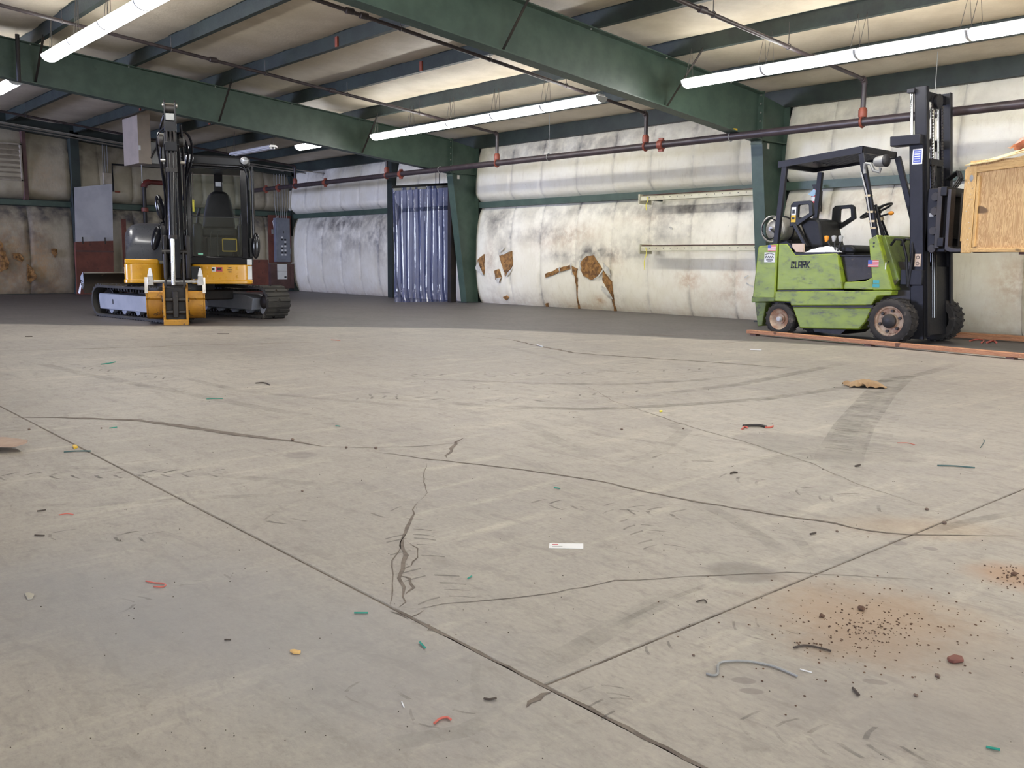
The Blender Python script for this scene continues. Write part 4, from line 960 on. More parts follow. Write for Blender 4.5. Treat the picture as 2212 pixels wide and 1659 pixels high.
# cab
lbox(MB(), .06,.97,-.55,.88,.81,.93).build('cab_sill', M['blackgloss'], ex, bevel=.015)
lbox(MB(), .88,.95,.88,.9,.81,.89).build('sill_decal', M['whitepaper'], ex)
def post(name, pts, w, h, mt='blackgloss'): 
    m = MB()
    for a, b in zip(pts[:-1], pts[1:]): m.beam(L(*a), L(*b), w, h, (0,1,0))
    return m.build(name, M[mt], ex, bevel=.008)
post('cab_post', [(.095,.86,.9),(.095,.80,2.25)], .06, .07); post('cab_post', [(.86,.86,.9),(.86,.80,2.25)], .09, .08)
post('cab_post', [(.095,-.50,.9),(.095,-.48,2.3)], .06, .08); post('cab_post', [(.93,-.50,.9),(.93,-.48,2.3)], .08, .08)
post('cab_post', [(.95,.30,.9),(.95,.30,2.25)], .05, .07)
post('rear_window_post', [(.53,-.50,1.35),(.53,-.50,2.25)], .13, .05)
lbox(MB(), .07,.97,-.53,-.48,.93,1.36).build('cab_rear_panel', M['blackplastic'], ex)
rp = rpoly([(.05,.88),(.96,.88),(.99,-.56),(.04,-.56)], .08); MB().prism([(u,-v) for u, v in rp], 'z', 2.22, 2.37).build('roof', M['exblack'], ex, bevel=.03, seg=3)
MB().tube([L(.09,.90,2.235),L(.80,.90,2.225),L(.87,.88,2.20)], .02, 10).build('roof_rail', M['blackgloss'], ex)
lbox(MB(), .06,.92,.83,.87,2.18,2.225).build('window_header', M['blackgloss'], ex, bevel=.01)
for u, w in ((.13,2.31),(.88,2.31)):
    wl = MB().ell(L(u,.90,w), .062, .045, .062).build('work_light_body', M['blackplastic'], ex); MB().lathe([(0,.03),(.035,.026),(.055,.01),(.056,0)], L(u,.93,w), (0,-1,0), 20).build('work_light', M['headglass'] if 'headglass' in M else M['whitepaper'], ex)
MB().tube([L(.86,.90,2.25),L(.90,.91,2.16),L(.93,.9,2.05),L(.93,.9,1.9)], .007, 6).build('light_cable', M['ink'], ex)
MB().tube([L(.985,.84,.95),L(.985,.84,2.24)], .018, 10).build('grab_rail', M['blackgloss'], ex)
MB().tube([L(1.01,.60,.95),L(1.01,.60,2.2)], .014, 8).build('grab_rail', M['blackgloss'], ex)
gt = NT('cab_glass'); gtr = gt.new('ShaderNodeBsdfTransparent'); gtr.inputs[0].default_value = (.88,.92,.90,1); gg = gt.new('ShaderNodeBsdfGlossy'); gg.inputs['Roughness'].default_value = .03
gm = gt.new('ShaderNodeMixShader'); gm.inputs[0].default_value = .07; gt.link(gtr.outputs[0], gm.inputs[1]); gt.link(gg.outputs[0], gm.inputs[2]); gt.link(gm.outputs[0], gt.out.inputs[0]); M['glass'] = gt.m
lbox(MB(), .12,.82,.845,.851,.93,1.50).build('lower_windscreen', M['glass'], ex)
lbox(MB(), .12,.82,.842,.854,1.49,1.503).build('windscreen_seam', M['ink'], ex)
lbox(MB(), .12,.90,-.51,-.505,1.36,2.2).build('rear_window', M['glass'], ex)
lbox(MB(), .955,.96,-.45,.80,1.2,2.15).build('door_window', M['glass'], ex)
lbox(MB(), .93,.97,-.45,.82,.93,1.2).build('door_panel', M['blackplastic'], ex)
# seat, console, levers
st = rpoly([(.27,1.36),(.30,1.62),(.36,1.86),(.44,1.94),(.62,1.94),(.70,1.86),(.74,1.62),(.77,1.36)], .06); MB().prism(st, 'y', .16, .30).build('seat_back', M['cushion'], ex, bevel=.04, seg=3)
lbox(MB(), .26,.78,-.2,.30,1.22,1.36).build('seat_cushion', M['cushion'], ex, bevel=.04, seg=3); lbox(MB(), .32,.72,-.2,.25,.93,1.22).build('seat_base', M['blackplastic'], ex, bevel=.02)
lbox(MB(), .13,.27,-.1,.45,.93,1.42).build('console', M['blackplastic'], ex, bevel=.04, seg=3); lbox(MB(), .78,.88,-.1,.45,.93,1.42).build('console', M['blackplastic'], ex, bevel=.03)
for u in (.20,.82): MB().tube([L(u,.38,1.40),L(u+.01,.42,1.52),L(u+.045,.42,1.64)], .022, 8).build('joystick', M['blackplastic'], ex)
for u in (.38,.48): MB().tube([L(u,.62,.93),L(u,.62,1.25),L(u+.03,.62,1.30)], .010, 6).build('travel_lever', M['blackplastic'], ex)
m = lbox(MB(), .56,.74,.55,.56,1.02,1.18); m.build('instrument_cover', M['blackplastic'], ex)
for a, b in (((.55,1.01),(.75,1.01)),((.55,1.19),(.75,1.19)),((.55,1.01),(.55,1.19)),((.75,1.01),(.75,1.19))): MB().beam(L(a[0],.57,a[1]), L(b[0],.57,b[1]), .014, .014).build('yellow_edging', M['yellowprint'], ex)
lbox(MB(), .20,.27,.853,.856,.95,.975).build('window_sticker', mat('pale_green_sticker', sr(150,220,190)), ex)
lbox(MB(), .485,.575,-.44,-.43,2.03,2.10).build('mirror_label', M['whitepaper'], ex)
MB().tube([L(.155,.6,2.15),L(.155,.6,1.72)], .006, 6).build('tag_cord', M['twig'], ex); lbox(MB(), .142,.17,.60,.605,1.58,1.75).build('yellow_tag', M['yellowtape'], ex)
# mirrors
for (u0, w0, u1, w1, v) in ((-.32,1.78,-.27,1.46,.80),(-.40,1.02,-.33,1.34,.78),(1.02,1.26,1.01,.92,.86)):
    c = L((u0+u1)/2, v, (w0+w1)/2); mm = MB().ell((0,0,0), .062, .03, abs(w1-w0)/2+.02, 16, 12); a = math.atan2(u1-u0, w1-w0) if w1 > w0 else math.atan2(u0-u1, w0-w1)
    mm.xf(Matrix.Translation(Vector(c)) @ Matrix.Rotation(a, 4, 'Y')); mm.build('mirror', M['blackgloss'], ex)
MB().tube([L(-.35,.75,1.30),L(-.30,.72,1.40),L(-.26,.6,1.42)], .012, 6).build('mirror_arm', M['blackgloss'], ex)
MB().tube([L(-.28,.75,1.5),L(-.22,.7,1.30),L(-.24,.6,1.0)], .012, 6).build('mirror_arm', M['blackgloss'], ex)
# swing post and boom
CU = -.085
m = MB(); lbox(m, CU-.18, CU+.18, .35, .75, .55, .66); lbox(m, CU-.18, CU-.12, .55, 1.2, .60, 1.22); lbox(m, CU+.12, CU+.18, .55, 1.2, .60, 1.22); lbox(m, CU-.14, CU+.14, .5, .62, .6, 1.1)
m.build('swing_bracket', M['darksteel'], ex, bevel=.02)
def vbeam(name, prof, u0, u1, mt, bev=.01):
    return MB().prism([(-v, w) for v, w in prof], 'x', u0, u1).build(name, M[mt], ex, bevel=bev)
vbeam('boom', [(.95,.85),(1.15,.88),(1.12,1.6),(1.35,2.05),(1.72,2.40),(1.66,2.56),(1.5,2.55),(1.05,2.25),(.80,1.65)], CU-.10, CU+.10, 'exblack')
MB().tube([L(CU,1.22,.95),L(CU,1.35,1.45)], .05, 14).build('boom_cylinder', M['blackgloss'], ex); MB().tube([L(CU,1.35,1.45),L(CU,1.42,1.95)], .028, 12).build('boom_cylinder_rod', M['chrome'], ex)
MB().tube([L(CU,1.05,2.35),L(CU,1.55,2.80)], .045, 14).build('arm_cylinder', M['blackgloss'], ex); MB().tube([L(CU,1.55,2.80),L(CU,1.72,2.90)], .025, 12).build('arm_cylinder_rod', M['chrome'], ex)
for s in (-1, 1): MB().lathe([(0,0),(.085,0),(.085,.05),(.05,.07),(0,.07)], L(CU+s*.10,1.62,2.46), (s,0,0), 20).build('pivot_boss', M['darksteel'], ex)
# arm (dipper): box beam with an open fork at the top
A0, A1 = CU-.075, CU+.075
vbeam('dipper_arm', [(1.50,2.60),(1.68,2.66),(1.86,2.40),(1.84,1.2),(1.78,.62),(1.66,.62),(1.62,1.2),(1.52,2.3)], A0+.01, A1-.01, 'exblack')
for s0, s1 in ((A0, A0+.02), (A1-.02, A1)): vbeam('arm_fork_plate', [(1.60,2.4),(1.84,2.4),(1.82,2.93),(1.78,2.97),(1.70,2.97),(1.66,2.92)], s0, s1, 'exblack', .004)
MB().tube([L(A0-.02,1.75,2.90),L(A1+.02,1.75,2.90)], .03, 12).build('fork_pin', M['steel'], ex)
MB().tube([L(A0+.02,1.76,2.86),L(A1-.02,1.76,2.86)], .055, 16).build('cylinder_eye', M['darksteel'], ex)
lbox(MB(), A0+.02, A1-.02, 1.75, 1.83, 2.70, 2.79).build('fork_plate', M['bracketgrey'], ex, bevel=.006); lbox(MB(), A0, A1, 1.80, 1.88, 2.55, 2.68).build('fork_plate', M['exblack'], ex, bevel=.006)
lbox(MB(), A0, A1, 1.82, 1.90, 2.30, 2.42).build('cylinder_bracket', M['exblack'], ex, bevel=.006)
lbox(MB(), A0, A1, 1.84, 1.93, 2.02, 2.08).build('cylinder_bracket', M['darksteel'], ex, bevel=.006)
for s in (-.045,0,.045): MB().tube([L(CU+s,1.86,2.04),L(CU+s,1.88,2.56)], .014, 8).build('hydraulic_tube', M['darksteel'], ex)
MB().tube([L(CU-.005,1.93,2.02),L(CU-.02,1.98,1.17)], .052, 20).build('bucket_cylinder', M['blackgloss'], ex)
MB().lathe([(.03,-.02),(.056,-.02),(.056,.03),(.03,.03)], L(CU-.02,1.98,1.17), (0,0,1), 20).build('cylinder_gland', M['darksteel'], ex)
MB().tube([L(CU-.02,1.98,1.18),L(CU-.03,1.97,.54)], .027, 14).build('bucket_cylinder_rod', M['chrome'], ex)
MB().tube([L(CU+.055,1.90,1.95),L(CU+.06,1.92,1.3),L(CU+.05,1.92,1.18)], .010, 6).build('hydraulic_tube', M['blackgloss'], ex)
# hoses
hs = [[(-.16,1.70,2.62),(-.24,1.60,2.55),(-.27,1.52,2.38),(-.23,1.40,2.1),(-.20,1.30,1.7),(-.22,1.1,1.2)], [(-.15,1.66,2.55),(-.21,1.55,2.45),(-.23,1.45,2.2),(-.19,1.3,1.9),(-.20,1.2,1.5)],
      [(.0,1.70,2.55),(.10,1.60,2.58),(.17,1.50,2.45),(.15,1.36,2.2),(.07,1.25,1.95),(.05,1.15,1.5),(.04,1.05,1.1)], [(.0,1.68,2.48),(.07,1.6,2.5),(.12,1.5,2.36),(.09,1.35,2.1),(.03,1.2,1.7)],
      [(-.16,1.72,2.78),(-.22,1.6,2.62),(-.25,1.4,2.42)], [(.04,1.75,2.66),(.06,1.6,2.3),(.05,1.4,1.9),(.05,1.3,1.3)]]
for h in hs:
    P = [Vector(L(*p)) for p in h]; q = []
    for i in range(len(P)-1):
        p0, p1, p2, p3 = P[max(i-1,0)], P[i], P[i+1], P[min(i+2,len(P)-1)]
        for k in range(5):
            t = k/5; q.append(.5*((2*p1)+(p2-p0)*t+(2*p0-5*p1+4*p2-p3)*t*t+(3*p1-p0-3*p2+p3)*t**3))
    q.append(P[-1]); MB().tube(q, .016, 8).build('hydraulic_hose', M['blackgloss'], ex)
for u, w in ((-.20,2.53),(.03,2.52),(-.20,2.2),(.05,2.18)): MB().tube([L(u-.03,1.62,w),L(u+.03,1.62,w)], .022, 8).build('hose_fitting', M['steel'], ex)
# bucket: curled under, open towards the machine
U0, U1 = -.465, .265
prof = [(1.79,.44),(1.795,.36),(1.76,.335),(1.77,.26),(1.75,.18),(1.70,.11),(1.60,.075),(1.45,.07),(1.30,.10),(1.18,.18),(1.12,.30)]
inner = [(v-.018 if v > 1.4 else v+.012, w+.018) for v, w in prof]
bk = MB().prism([(-v,w) for v, w in prof] + [(-v,w) for v, w in inner[::-1]], 'x', U0, U1).build('bucket_shell', M['bucket_yellow'], ex)
for s, u in ((-1,U0),(1,U1)):
    MB().prism([(-v,w) for v, w in prof+[(1.2,.42)]], 'x', u-.012, u+.012).build('bucket_side', M['bucket_yellow'], ex)
    MB().prism([(-1.72,.64),(-1.80,.43),(-1.70,.40),(-1.30,.42),(-1.40,.50),(-1.62,.60)], 'x', u-.02+s*.004, u+.02+s*.004).build('side_cutter', M['steel'], ex)
lbox(MB(), U0, U1, 1.66, 1.71, .565, .60).build('cutting_lip', M['steel'], ex, bevel=.005)
for u in (U0+.05, U1-.04):
    m = MB(); m.add([L(u-.042,1.68,.53),L(u+.042,1.68,.53),L(u+.042,1.76,.53),L(u-.042,1.76,.53),L(u-.034,1.69,.66),L(u+.034,1.69,.66),L(u+.034,1.75,.66),L(u-.034,1.75,.66)], [(3,2,1,0),(4,5,6,7),(0,1,5,4),(1,2,6,5),(2,3,7,6),(3,0,4,7)])
    m.build('tooth_shank', M['steel'], ex, bevel=.006)
    m = MB(); m.add([L(u-.036,1.69,.655),L(u+.036,1.69,.655),L(u+.036,1.755,.655),L(u-.036,1.755,.655),L(u-.012,1.70,.765),L(u+.012,1.70,.765),L(u+.014,1.72,.76),L(u-.014,1.72,.76)], [(3,2,1,0),(4,5,6,7),(0,1,5,4),(1,2,6,5),(2,3,7,6),(3,0,4,7)])
    m.build('bucket_tooth', M['chrome'] if False else M['toothpaint'], ex, bevel=.004)
for u0, u1 in ((CU-.175,CU-.145),(CU+.115,CU+.145)):
    vbeam('bucket_ear', [(1.62,.0),(1.90,.0),(1.92,.30),(1.88,.50),(1.78,.56),(1.66,.50)], u0, u1, 'bucket_yellow', .006)
lbox(MB(), CU-.175, CU+.145, 1.84, 1.93, .0, .075).build('bucket_foot', M['bucket_yellow'], ex, bevel=.008)
lbox(MB(), CU-.145, CU+.115, 1.68, 1.80, .05, .50).build('bucket_mount', M['darksteel'], ex, bevel=.006)
for w in (.17,.34): MB().tube([L(CU-.19,1.84,w),L(CU+.16,1.84,w)], .028, 14).build('bucket_pin', M['darksteel'], ex)
lbox(MB(), CU-.05, CU+.02, 1.84, 1.90, .10, .46).build('bucket_link', M['darksteel'], ex, bevel=.01)
for u in (CU-.13,CU+.10): vbeam('idler_link', [(1.70,.95),(1.76,.98),(1.93,.58),(1.92,.50),(1.85,.50)], u-.012, u+.012, 'darksteel', .004)
MB().tube([L(CU-.15,1.90,.55),L(CU+.13,1.90,.55)], .026, 12).build('link_pin', M['darksteel'], ex)
MB().tube([L(CU-.17,1.70,.98),L(CU+.15,1.70,.98)], .03, 12).build('link_pin', M['darksteel'], ex)

# ------------------------------------------------------------------ forklift
fk = thing('forklift', 'lime green forklift with black mast and overhead guard carrying a wooden crate', 'forklift', (-5.9,10.83,0))
NY, FY = 10.35, 11.30
def side(name, poly, m, y0=NY+.02, y1=FY-.02, bev=.01, **k): return MB().prism(poly, 'y', y0, y1).build(name, M[m], fk, bevel=bev, world=True, **k)
def fbox(name, x0, x1, y0, y1, z0, z1, m, bev=.006): return MB().box(x0,x1,y0,y1,z0,z1).build(name, M[m], fk, bevel=bev, world=True)
side('counterweight', [(-6.95,.44),(-6.90,1.12),(-6.88,1.14),(-6.605,1.165),(-6.605,.44)], 'lime', bev=.02, seg=3)
side('counterweight_bumper', [(-6.955,.40),(-6.955,.48),(-6.605,.48),(-6.605,.425)], 'lime_dirty', NY+.012, FY-.012, .01)
side('counterweight_leg', [(-6.92,.41),(-6.86,.09),(-6.79,.10),(-6.75,.41)], 'lime_dirty', NY+.04, FY-.04)
side('side_panel', [(-6.585,.575),(-6.59,1.165),(-6.47,1.165),(-6.345,1.02),(-5.79,1.045),(-5.765,1.03),(-5.675,.615)], 'lime', bev=.012)
side('hood_edge', [(-6.47,1.175),(-6.44,1.175),(-6.33,1.045),(-5.79,1.06),(-5.76,1.05),(-5.765,1.03),(-5.79,1.04),(-6.345,1.015),(-6.47,1.16)], 'black', NY+.03, FY-.03, .0)
side('frame_rail', [(-6.60,.43),(-6.60,.555),(-5.05,.615),(-5.055,.56),(-5.22,.545),(-5.29,.435),(-6.36,.385),(-6.375,.43)], 'lime', NY+.005, FY-.005)
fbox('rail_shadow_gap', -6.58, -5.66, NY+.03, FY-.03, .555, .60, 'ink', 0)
side('recessed_band', [(-6.36,.34),(-6.36,.42),(-5.28,.45),(-5.30,.38)], 'darksteel', NY+.05, FY-.05, 0)
side('lower_panel', [(-6.355,.365),(-5.30,.40),(-5.36,.23),(-5.44,.135),(-6.235,.10)], 'lime', NY+.03, FY-.03, .015)
side('step_plate', [(-5.67,.615),(-5.66,.70),(-5.40,.715),(-5.31,.765),(-5.285,.615)], 'lime', NY+.03)
side('step_recess', [(-5.765,1.03),(-5.35,1.02),(-5.31,.76),(-5.66,.70)], 'darksteel', NY+.10, FY-.10, 0)
fbox('floor_plate', -5.78, -5.34, NY+.06, FY-.06, 1.005, 1.025, 'black')
side('cowl', [(-5.38,1.205),(-5.28,1.262),(-5.20,1.04),(-5.05,.62),(-5.29,.61),(-5.315,.77)], 'lime', NY+.015, FY-.015, .012)
side('cowl_front', [(-5.27,1.25),(-5.22,1.24),(-5.02,.74),(-5.08,.66)], 'lime_dirty', NY+.10, FY-.10, .004)
m = MB(); m.beam((-5.155,NY+.09,.95),(-5.155,FY-.09,.95),.01,.02); m.build('cowl_seam', M['black'], fk, world=True)
for z in (1.125,1.165): MB().tube([(-5.31,NY+.01,z),(-5.31,NY+.02,z)], .011, 8).build('bolt', M['ink'], fk, world=True)
side('chassis', [(-6.75,.42),(-6.72,.28),(-6.2,.22),(-6.1,.06),(-5.75,.05),(-5.65,.14),(-5.35,.16),(-5.0,.2),(-4.85,.35),(-4.9,.62),(-6.6,.56)], 'darksteel', NY+.16, FY-.16, 0)
fbox('axle_housing', -5.14, -4.94, NY+.1, FY-.1, .17, .36, 'darksteel'); fbox('rear_axle', -6.58, -6.46, NY+.1, FY-.1, .15, .25, 'darksteel')
MB().box(-5.18,-4.9,NY+.22,FY-.22,.55,.95).build('drive_cover', M['darksteel'], fk, world=True)
# wheels
def wheel(name, x, yo, r, w, sgn, front):
    # yo = outer face, sgn = -1 when the outer face looks towards -Y
    ax = (0, sgn, 0); c = (x, yo - sgn*0, r)
    tire = MB(); pr = [(r*.66,-w),(r*.9,-w),(r*.975,-w*.93),(r*.985,-w*.5),(r*.975,-w*.07),(r*.90,0),(r*.80,.006),(r*.66,0)]
    tire.lathe(pr, c, ax, 40); o = tire.build(name, M['rubber'], fk, world=True)
    if front or True:
        lg = MB(); nl = 22 if front else 18
        for i in range(nl):
            for s in (0, 1):
                a = 2*math.pi*(i + s*.5)/nl; h0, h1 = (-w*.02,-w*.42) if not s else (-w*.58,-w*.98)
                def P(a, rr, h): return (x+rr*math.cos(a), yo+sgn*h, max(r+rr*math.sin(a), .001))
                da = .34*2*math.pi/nl; sk = .35*2*math.pi/nl*(1 if s else -1)
                c8 = [P(a-da/2,r*.95,h0),P(a+da/2,r*.95,h0),P(a+da/2+sk,r*.95,h1),P(a-da/2+sk,r*.95,h1),P(a-da/2,r*1.015,h0),P(a+da/2,r*1.015,h0),P(a+da/2+sk,r*1.015,h1),P(a-da/2+sk,r*1.015,h1)]
                lg.add(c8, [(3,2,1,0),(4,5,6,7),(0,1,5,4),(1,2,6,5),(2,3,7,6),(3,0,4,7)])
        t_ = lg.build('tire_lugs', M['rubber'], None); t_.data.transform(fk.matrix_basis.inverted()); t_.parent = o; t_['kind'] = 'stuff'
    rm = MB().lathe([(r*.68,.004),(r*.66,-.01),(r*.60,-.012),(r*.55,-.03),(r*.36,-.035),(r*.30,-.02),(r*.30,.0),(0,.0)] if front else [(r*.66,.004),(r*.62,-.01),(r*.5,-.03),(r*.36,-.05),(r*.30,-.05),(r*.30,-.03),(.0,-.03)], c, ax, 36).build('wheel_rim', M['rust_rim'], fk, world=True)
    if front:
        MB().lathe([(r*.31,-.02),(r*.31,.012),(r*.27,.02),(0,.022)], c, ax, 24).build('hub', M['darksteel'], fk, world=True)
        for k in range(6):
            a = 2*math.pi*(k+.3)/6; MB().lathe([(0,0),(.020,0),(.020,.02),(.014,.026),(0,.026)], (x+r*.47*math.cos(a), yo-sgn*.036, r+r*.47*math.sin(a)), ax, 6).build('lug_nut', M['darksteel'], fk, world=True)
    else:
        MB().lathe([(r*.16,-.05),(r*.16,.01),(r*.12,.02),(0,.02)], c, ax, 20).build('hub_cap', M['greyknob'], fk, world=True)
    return o
wheel('front_tire', -5.04, NY-.04, .262, .24, -1, True); wheel('front_tire', -4.88, FY+.07, .262, .24, 1, True)
wheel('rear_tire', -6.52, NY+.0, .205, .17, -1, False); wheel('rear_tire', -6.52, FY-.0, .205, .17, 1, False)
# overhead guard
def leg(p, q, w=.07, h=.05, nm='guard_leg'): return MB().beam(p, q, w, h, (0,1,0)).build(nm, M['black'], fk, bevel=.006, world=True)
RN, RF = 10.42, 11.24
leg((-6.66,RN,1.15),(-6.585,RN,2.14)); leg((-6.62,RF,1.15),(-6.56,RF,2.12))
leg((-5.32,RN,1.22),(-5.56,RN,2.22)); leg((-5.20,RF,1.25),(-5.52,RF,2.24))
leg((-5.28,RN+.10,1.22),(-5.40,RN+.10,1.62),.03,.03,'column_brace')
def rf(x): return 2.165 + (x+6.65)*.088
for y in (RN-.02, RF): MB().prism([(-6.66,rf(-6.66)-.04),(-5.54,rf(-5.54)-.04),(-5.54,rf(-5.54)+.04),(-6.66,rf(-6.66)+.04)], 'y', y-.012, y+.012).build('guard_side_rail', M['black'], fk, world=True)
MB().box(-5.58,-5.54,RN-.03,RF+.01,rf(-5.54)-.035,rf(-5.54)+.04).build('guard_front_rail', M['black'], fk, world=True); MB().box(-6.67,-6.62,RN-.03,RF+.01,rf(-6.66)-.04,rf(-6.66)+.04).build('guard_rear_rail', M['black'], fk, world=True)
MB().prism([(-6.64,rf(-6.64)),(-6.30,rf(-6.3)),(-6.30,rf(-6.3)+.006),(-6.64,rf(-6.64)+.006)], 'y', RN, RF).build('guard_plate', M['black'], fk, world=True)
for k in range(10): y = RN+.06+k*.078; MB().prism([(-6.32,rf(-6.32)-.012),(-5.56,rf(-5.56)-.012),(-5.56,rf(-5.56)+.028),(-6.32,rf(-6.32)+.028)], 'y', y-.006, y+.006).build('guard_bar', M['black'], fk, world=True)
# work lamp on the near front leg
MB().tube([(-5.49,NY+.04,2.03),(-5.46,NY+.0,2.09),(-5.40,NY,2.08),(-5.36,NY,2.0),(-5.29,NY,1.98),(-5.28,NY,2.03)], .02, 8).build('lamp_bracket', M['bracketgrey'], fk, world=True)
MB().lathe([(0,-.06),(.05,-.06),(.062,-.03),(.066,.05),(.066,.07)], (-5.29,NY+.0,2.10), (1,-.15,.05), 20).build('lamp_housing', M['bracketgrey'], fk, world=True)
MB().lathe([(.066,.07),(.072,.072),(.072,.085),(.055,.10),(0,.105)], (-5.29,NY+.0,2.10), (1,-.15,.05), 20).build('lamp_bezel', M['ink'], fk, world=True)
MB().tube([(-5.49,NY+.04,1.98),(-5.49,NY+.04,2.10)], .022, 8).build('lamp_clamp', M['bracketgrey'], fk, world=True)
for z in (1.72,1.53,1.42,1.34):
    x = -5.32-.24*(z-1.22); MB().box(x-.033,x+.033,RN-.038,RN+.038,z-.012,z+.012).build('tape_band', M['tape'], fk, world=True)
MB().tube([(-5.535,RN-.04,2.0),(-5.45,RN-.04,1.75),(-5.36,RN-.04,1.35)], .008, 6).build('cable', M['greyknob'], fk, world=True)
# seat
side('seat_back', rpoly([(-6.28,1.10),(-6.44,1.44),(-6.38,1.50),(-6.16,1.47),(-6.08,1.12)], .06), 'cushion', 10.58, 11.06, .03, seg=3)
side('seat_cushion', rpoly([(-6.06,1.045),(-6.08,1.13),(-5.98,1.15),(-5.70,1.15),(-5.64,1.10),(-5.66,1.045)], .04), 'cushion', 10.56, 11.06, .03, seg=3)
fbox('seat_base', -6.45, -5.66, 10.55, 11.1, .98, 1.05, 'black')
def frame_poly(name, outer, inner, y, th, m):
    n = len(outer); vs = []; 
    for yy in (y, y+th):
        vs += [(a, yy, b) for a, b in outer] + [(a, yy, b) for a, b in inner]
    f = []
    for i in range(n):
        j = (i+1)%n; f += [(i,j,n+j,n+i), (2*n+i,3*n+i,3*n+j,2*n+j), (i,2*n+i,2*n+j,j), (n+i,n+j,3*n+j,3*n+i)]
    return MB().add(vs, f).build(name, M[m], fk, bevel=.008, world=True)
for ox, y in ((0.,10.52),(.275,11.06)):
    dz = 0 if ox == 0 else -.035
    o6 = [(-6.545+ox,1.38+dz),(-6.54+ox,1.66+dz),(-6.50+ox,1.70+dz),(-6.27+ox,1.705+dz),(-6.235+ox,1.67+dz),(-6.215+ox,1.53+dz),(-6.42+ox,1.40+dz)]
    i6 = [(-6.43+ox,1.50+dz),(-6.43+ox,1.64+dz),(-6.42+ox,1.655+dz),(-6.30+ox,1.66+dz),(-6.285+ox,1.645+dz),(-6.275+ox,1.55+dz),(-6.40+ox,1.48+dz)]
    frame_poly('hip_restraint', o6, i6, y, .05, 'blackplastic')
    MB().beam((-6.48+ox,y+.025,1.42+dz),(-6.28+ox*.6,y+.025,1.12),.05,.08,(0,1,0)).build('restraint_arm', M['blackplastic'], fk, bevel=.01, world=True)
fbox('warning_label', -6.52, -6.455, 10.514, 10.518, 1.53, 1.63, 'whitepaper', 0); fbox('warning_label', -6.52, -6.455, 10.514, 10.518, 1.44, 1.53, 'yellowprint', 0)
fbox('label_print', -6.505, -6.47, 10.510, 10.514, 1.55, 1.60, 'ink', 0); fbox('label_print', -6.505, -6.47, 10.510, 10.514, 1.475, 1.50, 'ink', 0)
fbox('side_pocket', -6.40, -6.24, NY+.03, NY+.06, 1.06, 1.165, 'tanprint', 0).rotation_euler = (0,0,0)
# steering
sc = Vector((-5.53,10.80,1.565)); sa = Vector((-.42,-.12,.9)).normalized()
MB().torus(sc, sa, .19, .014, 40, 8).build('steering_wheel', M['blackplastic'], fk, world=True)
for k in range(3):
    a = sa.cross(Vector((0,1,0))).normalized(); b = sa.cross(a); an = 2*math.pi*k/3+.5; d = a*math.cos(an)+b*math.sin(an)
    MB().beam(sc-sa*.01, sc+d*.19, .028, .012, sa).build('wheel_spoke', M['blackplastic'], fk, world=True)
MB().lathe([(0,-.05),(.05,-.05),(.045,.012),(0,.02)], sc, sa, 20).build('wheel_hub', M['blackplastic'], fk, world=True)
MB().tube([sc-sa*.04, (-5.46,10.82,1.40), (-5.33,10.84,1.10)], .032, 12).build('steering_column', M['blackgloss'], fk, world=True)
MB().lathe([(0,-.02),(.045,-.02),(.045,.02),(0,.02)], sc-sa*.12, sa, 16).build('column_collar', M['tape'], fk, world=True)
MB().tube([sc-sa*.08, sc-sa*.07+Vector((.16,-.06,.02))], .012, 8).build('shift_stalk', M['blackplastic'], fk, world=True)
MB().ell(sc-sa*.07+Vector((.19,-.07,.025)), .035, .025, .025).build('orange_stalk_knob', M['orangeknob'], fk, world=True)
# levers
for x, m_ , xb in ((-6.0,'orangeknob',-5.88),(-5.90,'greyknob',-5.86),(-5.81,'greyknob',-5.84)):
    MB().tube([(xb,10.48,1.04),(x+.01,10.50,1.20)], .010, 8).build('control_lever', M['ink'], fk, world=True)
    MB().lathe([(0,-.035),(.018,-.035),(.030,.02),(.026,.035),(0,.04)], (x,10.50,1.225), (0,0,1), 14).build('lever_knob', M[m_], fk, world=True)
# LPG tank
MB().lathe([(0,0),(.10,.005),(.15,.04),(.158,.09),(.158,.62),(.14,.68),(0,.71)], (-6.78,10.52,1.36), (.12,1,0), 32).build('gas_tank', mat('pale_tank_paint', sr(190,186,176), sr(150,146,140), .35, metal=.5, wear=sr(110,104,96)), fk, world=True)
MB().torus((-6.785,10.50,1.36), (.12,1,0), .165, .012, 36, 8).build('tank_collar', M['steel'], fk, world=True); MB().torus((-6.785,10.46,1.36), (.12,1,0), .13, .008, 32, 6).build('tank_collar', M['blackgloss'], fk, world=True)
MB().lathe([(0,-.05),(.03,-.05),(.035,0),(0,0)], (-6.78,10.52,1.36), (.12,1,0), 12).build('tank_valve', M['steel'], fk, world=True); MB().tube([(-6.78,10.46,1.36),(-6.70,10.46,1.30),(-6.66,10.5,1.2)], .012, 6).build('gas_hose', M['ink'], fk, world=True)
MB().box(-6.88,-6.55,10.6,11.15,1.14,1.22).build('tank_cradle', M['black'], fk, bevel=.01, world=True)
for y in (10.72,11.0): MB().torus((-6.77+.12*(y-10.52),y,1.36), (.12,1,0), .163, .01, 32, 6).build('tank_strap', M['black'], fk, world=True)
